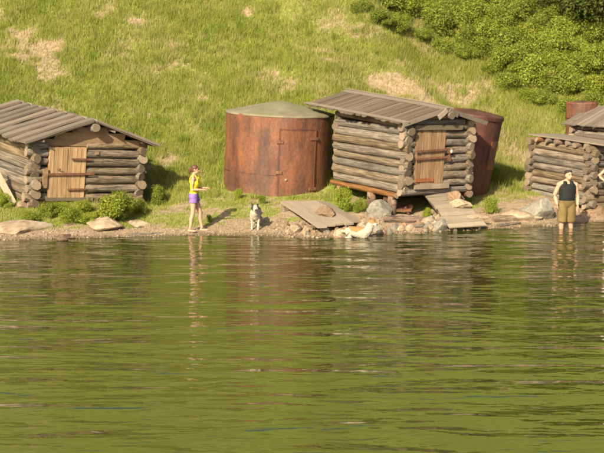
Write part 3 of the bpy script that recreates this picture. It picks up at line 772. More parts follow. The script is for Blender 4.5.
# ------------------------------------------------------------------ rusty tanks
def tank(name, label, base, r_top, r_bot, height, rise, lean_x, lean_y, mat_, door_ang=None, roof_mat=None, dents=0):
    e = empty(name, base)
    e.rotation_euler = (lean_y, lean_x, 0)
    tag(e, label, 'tank')
    n = 96; nr = 14; vs_ = []; fs = []
    for i in range(nr + 1):
        t = i / nr; r = r_bot + (r_top - r_bot) * t
        for k in range(n):
            a = 2 * math.pi * k / n
            q = r + .018 * (noise.noise(Vector((math.cos(a) * 2, math.sin(a) * 2, t * 2.5 + dents))) ) + (.012 * noise.noise(Vector((math.cos(a) * 5, math.sin(a) * 5, t * 5 + 9))))
            vs_.append((q * math.cos(a), q * math.sin(a), height * t))
    for i in range(nr):
        for k in range(n):
            fs.append((i * n + k, i * n + (k + 1) % n, (i + 1) * n + (k + 1) % n, (i + 1) * n + k))
    mb = MB(); mb.add(vs_, fs); sh = mb.mesh('shell', True); obj('shell', sh, e, mat_)
    rm = MB(); vs_ = []; fs = []; rs_ = [r_top * 1.012, r_top * 1.012, r_top * .995, r_top * .66, r_top * .33]; zs_ = [height - .035, height + .012, height + .02, height + .02 + rise * .36, height + .02 + rise * .70]
    for r, z in zip(rs_, zs_):
        for k in range(n):
            a = 2 * math.pi * k / n; vs_.append((r * math.cos(a), r * math.sin(a), z + .012 * noise.noise(Vector((math.cos(a) * r * 2, math.sin(a) * r * 2, 3)))))
    for i in range(len(rs_) - 1):
        for k in range(n): fs.append((i * n + k, i * n + (k + 1) % n, (i + 1) * n + (k + 1) % n, (i + 1) * n + k))
    vs_.append((0, 0, height + .02 + rise)); b = (len(rs_) - 1) * n
    for k in range(n): fs.append((b + k, b + (k + 1) % n, len(vs_) - 1))
    rm.add(vs_, fs); obj('roof', rm.mesh('roof', True), e, roof_mat or mat_)
    def curved(nm, a0, a1, z0, z1, proud, m, seg=14, th=.02):
        mb = MB(); vs_ = []; fs = []
        for i in range(seg + 1):
            a = a0 + (a1 - a0) * i / seg
            for (q, z) in ((0, z0), (0, z1), (1, z1), (1, z0)):
                tt = z / height; r = r_bot + (r_top - r_bot) * tt + (proud if q else proud - th)
                vs_.append((r * math.cos(a), r * math.sin(a), z))
        for i in range(seg):
            for k in range(4): fs.append((i * 4 + k, (i + 1) * 4 + k, (i + 1) * 4 + (k + 1) % 4, i * 4 + (k + 1) % 4))
        fs.append((0, 1, 2, 3)); b = seg * 4; fs.append((b + 3, b + 2, b + 1, b)); mb.add(vs_, fs)
        o = obj(nm, mb.mesh(nm), e, m); return o
    return e, curved
tb = at_z(276, 199, .42); tb.y += 1.55; tb.z = .34
tank1, curved1 = tank('rusty_tank', 'big round rust brown steel tank with a shallow mossy cone roof and a door', tb, 1.54, 1.54, 2.36, .33, R(2.4), R(0), M['rust'], roof_mat=M['tank_roof'])
da0, da1 = R(-88), R(-50)
dr = curved1('door', da0, da1, .10, 1.98, .034, M['rust'])
def sub(o, p): o.parent = p; o.matrix_parent_inverse = Matrix(); return o
sub(curved1('door_frame', da0, da1, 1.98, 2.02, .042, M['rust_dark'], 10, .03), dr)
sub(curved1('door_frame', da0 - R(1.6), da0, .08, 2.02, .042, M['rust_dark'], 2, .03), dr)
sub(curved1('door_frame', da1, da1 + R(1.2), .08, 2.02, .042, M['rust'], 2, .03), dr)
for z in (.32, 1.72): sub(curved1('hinge', da1 - R(6), da1 + R(3), z, z + .08, .062, M['iron'], 4, .03), dr)
for z in (.78, 1.62):
    sub(curved1('latch', da0 - R(3.5), da0 + R(3), z, z + .075, .065, M['iron'], 4, .04), dr)
kn = MB(); an = da0 + R(7); kn.ell((1.585 * math.cos(an), 1.585 * math.sin(an), .62), (.03, .03, .03)); sub(kn.obj('knob', M['plank_pale'], tank1, True), dr)
curved1('plate_seam', R(-178), da0 - R(2), .72, .735, .006, M['rust_dark'], 40, .02)
curved1('base_ring', R(-180), R(0), .0, .06, .02, M['rust_dark'], 40, .03)
# timber foundation under the tank
be = empty('timber_beam', at_z(284, 203, .36)); tag(be, 'pale squared timber lying under the front rim of the round tank', 'beam')
p0 = at_z(240, 199.5, .44) - be.location; p1 = at_z(330, 202, .44) - be.location
plank(be, p0 - Vector((0, .05, .1)), p1 - Vector((0, .05, .1)), .22, .10, (0, 0, 1), 'timber', 'plank_pale')

tb2 = Vector((4.46, 3.5, 0)); tb2.z = gz(tb2.x, tb2.y) - .15
top2 = at_y(490, 114, 3.4).z - tb2.z
tank2, curved2 = tank('rusty_tank', 'dark red rusty tank leaning to the right behind the raised hut', tb2, .84, .78, top2 + .05, .10, R(8.5), R(2), M['rust_dark'], dents=4)
pt = curved2('hatch', R(-50), R(-28), .95, 1.75, .03, M['rust'])
curved2('rim', R(-180), R(180), top2 - .04, top2 + .03, .03, M['rust_dark'], 72, .04)

tb3 = at_y(581, 140, 8.4); tb3.z = gz(tb3.x, tb3.y) - .1
top3 = at_y(570, 104, 7.6).z - tb3.z
tank3, curved3 = tank('rusty_tank', 'rusty red steel tank showing behind the plank roof at the right edge', tb3, .50, .50, top3, .05, R(0), R(0), M['rust'], dents=7)
curved3('plate_seam', R(-180), R(0), top3 * .8, top3 * .8 + .03, .014, M['rust_dark'], 30, .02)

# ------------------------------------------------------------------ boardwalk in front of the tank
def quad_walk(name, label, tl, tr, bl, br, n, k, thick=.045):
    e = empty(name, (bl + br) / 2); tag(e, label, 'boardwalk'); o = e.location
    for i in range(n):
        f0 = (i + .5) / n
        a = bl.lerp(br, f0) - o; b = tl.lerp(tr, f0) - o
        wd = ((br - bl).length + (tr - tl).length) / 2 / n
        d = (b - a) * rng.uniform(-.03, .03)
        plank(e, a - d, b + d, wd * .95, thick, (0, 0, 1), 'plank', k, .02)
    for f in (.15, .85):
        a = bl.lerp(tl, f) - o; b = br.lerp(tr, f) - o
        plank(e, a - Vector((0, 0, .08)), b - Vector((0, 0, .08)), .1, .075, (0, 0, 1), 'bearer', 'plank_brown')
    return e
quad_walk('boardwalk', 'old grey board platform sloping from the tank door down to the stones', at_z(279, 203, .50), at_z(326, 202, .52), at_z(318, 229, .19), at_z(362, 222.5, .24), 5, 'plank_pale')

# ------------------------------------------------------------------ rocks
def rock_mesh(seed, flat=.7, ang=.35):
    """boulder: a ball cut by random planes, chipped and roughened"""
    bm = bmesh.new(); bmesh.ops.create_icosphere(bm, subdivisions=4, radius=1)
    r = random.Random(seed); off = Vector((r.uniform(0, 50), r.uniform(0, 50), r.uniform(0, 50)))
    planes = [(Vector((r.uniform(-1, 1), r.uniform(-1, 1), r.uniform(-.5, 1))).normalized(), r.uniform(.42, .78)) for _ in range(15)]
    for v in bm.verts:
        p = v.co.copy()
        for nn, d in planes:
            q = p.dot(nn)
            if q > d: p -= nn * (q - d) * .97
        p *= 1.3 * (1 + .10 * noise.noise(p * 1.8 + off) + .06 * noise.noise(p * 5 + off) + .03 * noise.noise(p * 12 + off))
        p.z *= flat; v.co = p
    me = bpy.data.meshes.new('rock'); bm.to_mesh(me); bm.free()
    me.polygons.foreach_set('use_smooth', [True] * len(me.polygons))
    me.set_sharp_from_angle(angle=R(28))
    return me
ROCKS = {}
for k in ('rock_tan', 'rock_grey', 'rock_dark', 'rock_brown'):
    ROCKS[k] = []
    for i in range(6):
        me_ = rock_mesh(hash(k) % 97 * 0 + 40 + i * 7 + len(k), .72); me_.materials.append(M[k]); ROCKS[k].append(me_)
def rock(px, py, wpx, hpx, k, label, group=None, z=None, depth=None, name='rock', cat='rock', sink=.25):
    """PX, PY = foot of the rock in the photograph; WPX, HPX = its size there"""
    p = G(px, py) if z is None else at_z(px, py, z)
    s = (p.y + 32) / F
    w, h = wpx * s / 2, hpx * s / (2 - 2 * sink) / .62
    o = bpy.data.objects.new(name, rng.choice(ROCKS[k])); link(o)
    o.location = (p.x, p.y + w * .5, p.z + h * .72 * (1 - 2 * sink) * .9)
    o.scale = (w, depth or w * .85, h); o.rotation_euler = (rng.uniform(-.1, .1), rng.uniform(-.1, .1), rng.choice((0, math.pi)) + rng.uniform(-.3, .3))
    tag(o, label, cat, group); return o
rock(14, 234, 56, 11, 'rock_tan', 'broad low tan sandstone slab on the bank at the left edge', depth=.5)
rock(101, 229, 40, 10, 'rock_tan', 'low tan boulder under the bright bush right of the left hut', depth=.45)
rock(140, 227, 24, 5, 'rock_tan', 'flat tan stone in the grass just right of the bright bush', depth=.3)
rock(22, 208, 18, 7, 'rock_tan', 'small pale stone at the foot of the leaning plank')
rock(62, 240, 17, 6, 'rock_dark', 'dark wet stone lying at the waterline below the left hut', z=.01)
rock(382, 218, 27, 13, 'rock_grey', 'large grey boulder standing under the raised hut beside the boardwalk')
rock(326, 217, 25, 9, 'rock_brown', 'angular brown stone lying on the board platform', z=.33, sink=.12)
rock(457, 201, 16, 9, 'rock_brown', 'upper brown stone resting on the plank ramp', z=.62, sink=.12)
rock(461, 208, 20, 8, 'rock_tan', 'lower pale block lying on the plank ramp', z=.46, sink=.1)
rock(474, 221, 24, 6, 'rock_tan', 'flat pale stone near the bottom of the plank ramp', z=.20, sink=.1, depth=.12)
rock(440, 230, 18, 9, 'rock_grey', 'pale triangular grey stone left of the ramp foot', z=.03)
rock(563, 216, 12, 10, 'rock_dark', 'small dark brown stone beside the man on the sand', sink=.15)
rock(540, 219, 36, 17, 'rock_grey', 'wide pale grey boulder on the sand left of the man', depth=.5)
rock(520, 221, 40, 11, 'rock_tan', 'long low tan rock behind the driftwood left of the man', depth=.35)
rock(595, 215, 22, 7, 'rock_brown', 'low brown stone at the foot of the shed right of the man', depth=.3)
rr = random.Random(3)
for i in range(46):
    t = rr.random()
    px = 286 + 160 * t
    base = np.interp(px, [286, 300, 345, 400, 446], [234, 237.5, 238, 235, 231])
    py = base - abs(rr.gauss(0, 1)) * 5.5
    if 342 < px < 376 and py > 233: py -= 5
    wp = rr.uniform(5, 11) * (1.45 if rr.random() < .15 else 1)
    if 276 < px < 366 and py < 226: py = 229 + rr.random() * 6
    k = rr.choice(['rock_tan', 'rock_tan', 'rock_brown', 'rock_grey', 'rock_tan'])
    rock(px, py, wp, wp * rr.uniform(.5, .85), k, 'loose stone in the rubble along the waterline below the boardwalk and raised hut', 'rubble stones along the waterline')
# gravel
gb = MB()
ico = bmesh.new(); bmesh.ops.create_icosphere(ico, subdivisions=1, radius=1)
iv = [v.co.copy() for v in ico.verts]; ifc = [tuple(v.index for v in f.verts) for f in ico.faces]; ico.free()
def pebbles(n, px0, px1, s0, s1, seed, rmin, rmax):
    r = random.Random(seed)
    for _ in range(n):
        px = r.uniform(px0, px1); X = (px - 302) / F * 31.5
        Y = float(np.interp(X, _sx, _sy)) + s0 + (s1 - s0) * r.random() ** 1.3
        q = r.uniform(rmin, rmax) * (1 if r.random() < .85 else 1.7); a = r.uniform(0, 6.28); c, s_ = math.cos(a), math.sin(a)
        sx, sy, sz = q * r.uniform(.8, 1.4), q * r.uniform(.7, 1.1), q * r.uniform(.45, .8); z = gz(X, Y) + sz * .25
        gb.add([(X + v.x * sx * c - v.y * sy * s_, Y + v.x * sx * s_ + v.y * sy * c, z + v.z * sz) for v in iv], ifc, r.randrange(3))
pebbles(1500, -10, 180, -.15, .9, 1, .006, .024)
pebbles(1500, 275, 480, -.2, 1.5, 2, .01, .036)
pebbles(350, 180, 290, .0, 1.1, 3, .01, .028)
pebbles(350, 480, 620, .0, 1.6, 4, .012, .035)
gm_ = gb.mesh('gravel', True)
kind(tag(obj('gravel', gm_, None, [M['rock_tan'], M['rock_brown'], M['rock_tan']]), 'loose pebbles and gravel scattered along the beach', 'gravel'), 'stuff')

# ------------------------------------------------------------------ driftwood and scrap
def driftlog(pa, pb, r, label, meshes=None, za=None, zb=None):
    a = G(*pa) if za is None else at_z(*pa, za); b = G(*pb) if zb is None else at_z(*pb, zb)
    a.z += r * .7; b.z += r * .7
    o = log(None, a, b, r, 'driftwood_log', meshes); tag(o, label, 'log'); return o
driftlog((493, 222), (536, 219), .085, 'dark driftwood log lying on the sand right of the ramp')
driftlog((497, 227.5), (520, 224), .045, 'thin pale driftwood pole at the water just right of the ramp foot')
driftlog((384, 222), (432, 223), .10, 'brown log lying across the stones under the raised hut', LOGS_RED)
driftlog((406, 229), (452, 224), .05, 'thin brown pole lying among stones left of the ramp')
driftlog((128, 236), (160, 234), .03, 'short thin stick on the beach below the bright bush')
# rusty frame under the hut
fe = G(392, 214); fr = empty('iron_frame', fe); tag(fr, 'bent rusty iron frame wedged under the raised hut', 'frame')
for (a, b, nm) in (((-.24, 0, .0), (-.16, .1, .42), 'strut'), ((.40, .05, .0), (.52, .1, .22), 'strut'), ((-.2, -.02, .10), (.5, .02, .10), 'rail'), ((-.2, .3, .12), (.5, .3, .12), 'rail'), ((-.2, .04, .40), (.15, .12, .24), 'brace')):
    mb = MB(); d = Vector(b) - Vector(a); q = d.to_track_quat('X', 'Z').to_matrix()
    mb.box((Vector(a) + Vector(b)) / 2, (d.length, .10, .07), q, jit=.008); obj(nm, mb.mesh(nm), fr, M['rust'])

# ------------------------------------------------------------------ shrubs and trees
def leafy(seed, rx, ry, rz, n, leaf, clumps=16, name='foliage'):
    r = np.random.RandomState(seed)
    ca = r.uniform(0, 2 * math.pi, clumps); cr = np.sqrt(r.uniform(0, 1, clumps)) * .75; cz = r.uniform(.12, .88, clumps)
    cc = np.stack([np.cos(ca) * cr * rx * (1.1 - .5 * cz), np.sin(ca) * cr * ry * (1.1 - .5 * cz), cz * rz], 1); cs = r.uniform(.24, .44, clumps)
    idx = r.randint(0, clumps, n); d = r.normal(0, 1, (n, 3)); d /= np.linalg.norm(d, axis=1)[:, None]
    rad = r.uniform(.35, 1.08, n) ** .6
    P = cc[idx] + d * (cs[idx] * rad)[:, None] * np.array([rx, ry, rz * .75])
    P[:, 2] = np.maximum(P[:, 2], r.uniform(.02, .1, n))
    nrm = d + r.normal(0, .55, (n, 3)) + np.array([0, 0, .35]); nrm /= np.linalg.norm(nrm, axis=1)[:, None]
    t = np.cross(nrm, r.normal(0, 1, (n, 3))); t /= np.linalg.norm(t, axis=1)[:, None]; b = np.cross(nrm, t)
    L = leaf * (r.uniform(.55, 1.2, n) * np.where(r.uniform(0, 1, n) < .2, 1.6, 1))[:, None]
    v = np.empty((n, 4, 3)); v[:, 0] = P - t * L; v[:, 1] = P - b * L * .45 + nrm * L * .12; v[:, 2] = P + t * L; v[:, 3] = P + b * L * .45 + nrm * L * .12
    me = bpy.data.meshes.new(name); me.vertices.add(4 * n); me.vertices.foreach_set('co', v.ravel())
    me.loops.add(4 * n); me.loops.foreach_set('vertex_index', np.arange(4 * n, dtype=np.int32))
    me.polygons.add(n); me.polygons.foreach_set('loop_start', np.arange(0, 4 * n, 4, dtype=np.int32)); me.update(calc_edges=True)
    tint = np.clip(r.uniform(.15, .85, clumps)[idx] * .55 + r.uniform(0, .5, n), 0, 1)
    me.attributes.new('tint', 'FLOAT', 'POINT').data.foreach_set('value', np.repeat(tint, 4).astype(np.float32))
    return me, cc
bark = grain('shrub_bark', [(.05, .035, .022), (.10, .075, .05), (.16, .12, .085)], (4, 4, 1), 5, 5, .9, .4, .01, .1)
def stems(cc, r0, seed, name='stem'):
    r = random.Random(seed); mb = MB()
    for c in cc:
        c = Vector(c); mid = Vector((c.x * .35 + r.uniform(-.05, .05), c.y * .35, c.z * .5))
        mb.tube([(c.x * .06, c.y * .06, -.08), mid, c], [r0, r0 * .7, r0 * .25], 6)
    me = mb.mesh(name, True); me.materials.append(bark); return me
SH = []
for i in range(5):
    f, cc = leafy(60 + i, 1.0, .9, 1.15, 8200, .04, 30); SH.append((f, stems(cc[:10], .03, i)))
def with_mat(me, m):
    c = me.copy(); c.materials.clear(); c.materials.append(m); return c
SHM = {k: [(with_mat(f, M[k]), s) for f, s in SH] for k in ('leaf', 'leaf_bright', 'leaf_dark')}
def shrub(p, sx, sz, k, label, group=None, name='shrub', cat='shrub', v=None):
    e = empty(name, p, rng.uniform(0, 6.28)); tag(e, label, cat, group)
    f, s = SHM[k][rng.randrange(5) if v is None else v]
    e.scale = (sx, sx, sz)
    obj('foliage', f, e); obj('stem', s, e)
    return e
nf = 0; ORD = 'first second third fourth fifth sixth seventh eighth ninth tenth eleventh twelfth thirteenth fourteenth fifteenth sixteenth'.split()
thl = 'leafy green shrub within the dense thicket on the upper right slope, above its lower edge'
thg = 'shrubs of the thicket on the upper right slope'
r5 = random.Random(12)
spots = []
for px in range(362, 652, 21):
    # lower edge of the thicket in the photograph
    low = np.interp(px, [350, 400, 440, 480, 520, 560, 660], [4, 30, 50, 68, 94, 108, 110])
    py = low
    while py > -24:
        spots.append((px + r5.uniform(-7, 7), py + r5.uniform(-4, 4), py == low)); py -= 16
for (px, py, front) in spots:
    p = G(px, py); p.z -= .05
    q = r5.random()
    k = 'leaf_bright' if q < .08 else 'leaf'
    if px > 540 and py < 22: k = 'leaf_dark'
    sc = r5.uniform(.62, .95) * (.8 if front else 1.0)
    if front:
        nf += 1
        shrub(p, sc, sc * r5.uniform(.7, 1.05), k, 'shrub on the lower edge of the upper right thicket, %s from the left' % ORD[nf - 1], thg)
    else: shrub(p, sc, sc * r5.uniform(.75, 1.15), k, thl, thg)
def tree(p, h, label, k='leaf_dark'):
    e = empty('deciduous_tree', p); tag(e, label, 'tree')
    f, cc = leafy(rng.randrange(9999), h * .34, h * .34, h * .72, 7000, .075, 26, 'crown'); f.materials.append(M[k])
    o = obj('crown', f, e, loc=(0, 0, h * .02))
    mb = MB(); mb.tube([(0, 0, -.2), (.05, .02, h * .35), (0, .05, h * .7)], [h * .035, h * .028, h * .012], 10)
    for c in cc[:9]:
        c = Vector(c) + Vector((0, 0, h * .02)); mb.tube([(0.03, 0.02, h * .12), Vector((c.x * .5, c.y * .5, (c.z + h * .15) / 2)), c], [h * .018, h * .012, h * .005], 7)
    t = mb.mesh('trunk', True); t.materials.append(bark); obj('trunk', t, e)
    return e
def hp(px, Y):
    X = (px - 302) / F * (Y + 32); return Vector((X, Y, gz(X, Y)))
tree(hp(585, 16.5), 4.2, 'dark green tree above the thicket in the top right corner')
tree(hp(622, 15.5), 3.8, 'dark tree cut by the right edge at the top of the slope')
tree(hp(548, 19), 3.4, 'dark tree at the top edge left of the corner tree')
shrub(G(116, 222), .60, .66, 'leaf_bright', 'rounded bright green bush in front of the right end of the left hut', v=0)
shrub(G(72, 222), .42, .32, 'leaf_bright', 'low leafy weeds below the tan door of the left hut', v=1)
shrub(G(92, 224), .34, .26, 'leaf_bright', 'small leafy weed clump left of the rounded bright bush', v=4)
shrub(G(50, 217), .36, .32, 'leaf_bright', 'small weed clump at the front corner of the left hut', v=2)
shrub(G(4, 208), .26, .32, 'leaf_bright', 'small green weed at the left edge under the leaning plank', v=3)
shrub(G(60, 214), .34, .26, 'leaf_bright', 'leafy weed clump close under the door sill of the left hut', v=3)
shrub(G(84, 213), .30, .28, 'leaf_bright', 'leafy weed clump against the log wall right of the tan door', v=2)
shrub(G(30, 222), .34, .22, 'leaf_bright', 'low weed patch behind the broad tan slab at the left edge', v=0)
shrub(G(140, 214), .28, .34, 'leaf_bright', 'grassy weed clump between the rounded bright bush and the shaded shrub', v=1)
shrub(G(157, 206), .32, .48, 'leaf', 'shaded shrub at the right end of the left hut', v=3)
shrub(G(343, 211), .30, .52, 'leaf_bright', 'bright green shrub between the tank and the raised hut', v=2)
shrub(G(360, 212), .24, .30, 'leaf_bright', 'small bright weed beside the grey boulder under the raised hut', v=4)
shrub(G(491, 213), .26, .36, 'leaf', 'weedy shrub in the shade right of the ramp', v=1)
shrub(G(497, 186), .26, .45, 'leaf', 'dark weeds at the foot of the leaning tank', v=0)
shrub(G(427, 217), .16, .20, 'leaf_bright', 'small weed in the shade under the ramp', v=1)
shrub(G(262, 204), .14, .20, 'leaf_bright', 'small weed at the foot of the round tank above the dog', v=2)
shrub(G(238, 199), .16, .24, 'leaf_bright', 'leafy weed at the left foot of the round tank', v=0)
shrub(G(209, 222), .09, .16, 'leaf_bright', 'tiny weed in the shadow beside the woman', v=3)

# ------------------------------------------------------------------ people
def hand(mb, wrist, d, nrm, side, s=1.0, curl=.5):
    """palm and five fingers from WRIST along D; NRM = back of the hand, SIDE = towards the thumb"""
    d = Vector(d).normalized(); nrm = Vector(nrm); nrm = (nrm - d * nrm.dot(d)).normalized(); side = Vector(side); side = (side - d * side.dot(d) - nrm * side.dot(nrm)).normalized()
    w = Vector(wrist)
    mb.tube([w - d * .01, w + d * .045 * s, w + d * .085 * s], [.026 * s, .036 * s, .036 * s], 12, (.45, 1.0), nrm)
    for i, ln in enumerate((.068, .078, .072, .055)):
        b = w + d * .08 * s + side * (.028 - i * .0187) * s
        p = [b]; dd = d.copy()
        for k in range(3):
            dd = (dd - nrm * curl * .75).normalized(); p.append(p[-1] + dd * ln * s * (.42, .33, .25)[k])
        mb.tube(p, [.0088 * s, .0088 * s, .008 * s, .0065 * s], 8)
    b = w + d * .02 * s + side * .026 * s
    p = [b, b + (d * .6 + side * .75).normalized() * .035 * s, b + (d * .6 + side * .75).normalized() * .035 * s + (d - nrm * .25 + side * .15).normalized() * .04 * s]
    mb.tube(p, [.0125 * s, .0105 * s, .008 * s], 8)
def head(mb, c, yaw, k=1.0, pitch=0.0):
    rt_ = Matrix.Rotation(yaw, 3, 'Z') @ Matrix.Rotation(pitch, 3, 'X')
    def q(v): return Vector(c) + rt_ @ (Vector(v) * k)
    mb.ell(q((0, .012, .015)), (.072 * k, .09 * k, .095 * k), rt_, 18)
    mb.ell(q((0, -.022, -.045)), (.054 * k, .062 * k, .062 * k), rt_, 16)
    mb.tube([q((0, -.085, .012)), q((0, -.106, -.022)), q((0, -.085, -.03))], [.009 * k, .015 * k, .010 * k], 8)
    for s in (-1, 1): mb.ell(q((s * .073, .012, -.008)), (.010 * k, .02 * k, .03 * k), rt_, 10)
    return q, rt_
def person(name, label, loc, rotz, P):
    """figure facing -Y; P holds joints in metres for a 1.70 m body"""
    e = empty(name, loc, rotz); k = P['h'] / 1.70; e.scale = (k, k, k); tag(e, label, 'person')
    mb = MB()
    T = P['torso']                 # (z, rx, ry, cy)
    mb.rings([(0, cy, z, rx, ry) for z, rx, ry, cy in T], 24)
    hx = P.get('head_off', (0, -.03)); hz = 1.595
    mb.tube([(0, .01, 1.38), (0, 0, 1.46), (hx[0], hx[1] + .03, 1.54)], [.062, .052, .052], 14)
    q, rt_ = head(mb, (hx[0], hx[1], hz), P.get('yaw', 0), P.get('head_k', 1.0), P.get('hpitch', 0))
    for s, j in P['legs'].items():
        hip, kn_, an_, toe = [Vector(v) for v in j]
        calf = kn_.lerp(an_, .32) + Vector((0, .018, 0))
        w = P.get('leg_w', 1.0)
        mb.tube([hip + Vector((0, 0, .04)), hip, hip.lerp(kn_, .5), kn_, calf, kn_.lerp(an_, .7), an_], [.085 * w, .088 * w, .072 * w, .054 * w, .056 * w, .042 * w, .036 * w], 14)
        fd = (toe - an_); fd.z = 0; fd.normalize()
        mb.ell(an_ + Vector((0, 0, -.035)) - fd * .02, (.037, .037, .045), None, 12)
        f0 = an_.copy(); f0.z = an_.z - .045
        mb.tube([f0 - fd * .045, f0 + fd * .05, f0 + fd * .125, f0 + fd * .175], [.03, .036, .036, .02], 12, (.75, 1.15))
    for s, j in P['arms'].items():
        sh, el, wr = [Vector(v) for v in j['j']]
        w = P.get('arm_w', 1.0)
        mb.ell(sh, (.055 * w, .055 * w, .055 * w), None, 12)
        mb.tube([Vector((sh.x * .6, sh.y, sh.z - .005)), sh, sh.lerp(el, .45), el, el.lerp(wr, .25), wr], [.055 * w, .05 * w, .044 * w, .036 * w, .038 * w, .026 * w], 12)
        mb.tube([(0, .015, 1.47), Vector((sh.x * .5, .012, 1.415)), sh + Vector((0, 0, .01))], [.045, .045 * w, .04 * w], 12)
        hand(mb, wr, j['d'], j['n'], j['t'], 1.0, j.get('curl', .4))
    body = remeshed(mb, 'body', .008, 2); obj('body', body, e, M['skin'])
    # face
    for s in (-1, 1):
        eb = MB(); eb.ell(q((s * .031, -.072, .012)), (.012, .009, .008), rt_, 10); eb.obj('eye', M['eye'], e, True)
        bb = MB(); bb.tube([q((s * .014, -.078, .034)), q((s * .032, -.078, .039)), q((s * .05, -.066, .033))], .0055, 6); bb.obj('eyebrow', P['hair_mat'], e, True)
    lb = MB(); lb.tube([q((-.022, -.072, -.058)), q((0, -.083, -.056)), q((.022, -.072, -.058))], .0065, 6); lb.obj('mouth', M['lip'], e, True)
    hb = MB()
    P['hair'](hb, q, rt_); obj('hair', remeshed(hb, 'hair', .009, 2), e, P['hair_mat'])
    for nm, fn, m in P['clothes']:
        cb = MB(); fn(cb, P); obj(nm, remeshed(cb, nm, .009, 2), e, m)
    return e
def grow(T, z0, z1, g, gy=None):
    zs = np.array([t[0] for t in T]); out = []
    for z in np.linspace(z0, z1, 9):
        rx, ry, cy = [float(np.interp(z, zs, [t[i] for t in T])) for i in (1, 2, 3)]
        out.append((0, cy, z, rx + g, ry + (gy or g)))
    return out
FT = [(.79, .09, .08, .01), (.84, .165, .105, .02), (.91, .178, .12, .025), (.98, .155, .105, .015), (1.05, .128, .09, 0), (1.13, .134, .09, 0), (1.22, .150, .112, -.018), (1.28, .152, .108, -.016), (1.34, .155, .09, 0), (1.39, .13, .07, .005), (1.43, .07, .055, .01)]
MT = [(.79, .10, .09, .01), (.85, .165, .115, .01), (.92, .172, .125, .0), (1.0, .168, .13, -.015), (1.08, .165, .128, -.015), (1.17, .172, .125, -.01), (1.26, .185, .122, -.005), (1.33, .188, .11, 0), (1.39, .16, .085, .005), (1.44, .08, .065, .01)]
def tank_top(cb, P, z0=.97, z1=1.31, g=.013, sw=.026):
    T = P['torso']; cb.rings(grow(T, z0, z1, g), 24)
    for s in (-1, 1):
        x = s * .082
        cb.tube([(x * 1.1, -.105, 1.26), (x * 1.05, -.098, 1.36), (x, -.055, 1.44), (x, .01, 1.465), (x, .06, 1.435), (x * 1.05, .092, 1.37), (x * 1.1, .10, 1.26)], sw, 10, (.55, 1.0), (0, -1, 0))
def shorts_fn(frac, rad0, rad1, top=1.0, g=.014):
    def f(cb, P):
        cb.rings(grow(P['torso'], .80, top, g), 24)
        for s, j in P['legs'].items():
            hip, kn_, an_ = Vector(j[0]), Vector(j[1]), Vector(j[2])
            if frac <= 1: pts = [hip + Vector((0, 0, .03)), hip, hip.lerp(kn_, frac * .6), hip.lerp(kn_, frac)]
            else: pts = [hip + Vector((0, 0, .03)), hip, hip.lerp(kn_, .6), kn_.lerp(an_, frac - 1)]
            cb.tube(pts, [rad0, rad0, (rad0 + rad1) / 2, rad1], 16)
    return f
def hair_ponytail(hb, q, rt_):
    hb.ell(q((0, .024, .034)), (.082, .094, .092), rt_, 18)
    hb.ell(q((0, .05, -.01)), (.074, .068, .08), rt_, 14)
    hb.tube([q((0, .10, .03)), q((0, .145, .01)), q((0, .152, -.09)), q((0, .135, -.20)), q((0, .125, -.29))], [.03, .038, .040, .034, .012], 12)
def hair_short(hb, q, rt_):
    hb.ell(q((0, .026, .040)), (.087, .096, .088), rt_, 18)
    hb.ell(q((0, .05, .0)), (.083, .072, .075), rt_, 14)
    for i in range(13):
        a = i / 12 * math.pi * 2; hb.ell(q((.062 * math.cos(a), .018 + .065 * math.sin(a), .085 + .012 * math.sin(i * 2.3))), (.03, .03, .026), rt_, 8)

wloc = G(195, 231.5)
person('person', 'woman in yellow tank top and purple shorts standing barefoot on the sand, arms held forward', wloc, R(84), dict(
    h=1.66, torso=FT, hair=hair_ponytail, hair_mat=M['hair_brown'], yaw=R(0), head_off=(0, -.035), hpitch=R(6),
    legs={'r': [(-.085, .01, .86), (-.10, .03, .47), (-.105, .11, .075), (-.12, -.1, 0)], 'l': [(.085, .0, .86), (.10, -.12, .47), (.11, -.16, .075), (.12, -.4, 0)]},
    arms={'r': dict(j=[(-.175, 0, 1.365), (-.205, .02, 1.10), (-.14, -.21, 1.10)], d=(.15, -1, .02), n=(0, .1, 1), t=(1, 0, 0), curl=.35),
          'l': dict(j=[(.175, 0, 1.365), (.205, .0, 1.10), (.11, -.235, 1.115)], d=(-.1, -1, .1), n=(0, 0, 1), t=(-1, 0, 0), curl=.35)},
    clothes=[('tank_top', tank_top, M['yellow']), ('shorts', shorts_fn(.27, .104, .108), M['purple'])], leg_w=.98, arm_w=.9))
mp_ = at_z(566, 228.5, 0); mp_.z = -.24
person('person', 'man in black sleeveless shirt and khaki shorts standing in the shallow water', mp_, R(8), dict(
    h=1.72, hair_big=1, torso=[(z, rx * 1.13, ry * 1.12, cy) for z, rx, ry, cy in MT], hair=hair_short, hair_mat=M['hair_black'], yaw=R(16), head_off=(.012, -.035), head_k=1.16,
    legs={'r': [(-.095, .01, .86), (-.13, -.04, .47), (-.125, .02, .075), (-.16, -.2, 0)], 'l': [(.095, .01, .86), (.12, .0, .47), (.16, .06, .075), (.22, -.2, 0)]},
    arms={'r': dict(j=[(-.215, 0, 1.355), (-.315, .05, 1.09), (-.275, -.07, .86)], d=(.05, -.15, -1), n=(-1, .2, 0), t=(0, -1, 0), curl=.4),
          'l': dict(j=[(.215, 0, 1.345), (.29, .03, 1.07), (.25, -.09, .84)], d=(-.1, -.15, -1), n=(1, .2, 0), t=(0, -1, 0), curl=.4)},
    clothes=[('sleeveless_shirt', lambda cb, P: tank_top(cb, P, .93, 1.385, .018, .056), M['black_cloth']), ('shorts', shorts_fn(1.12, .132, .128, .97, .02), M['khaki'])], leg_w=1.15, arm_w=1.3))
pl_ = G(611, 217)
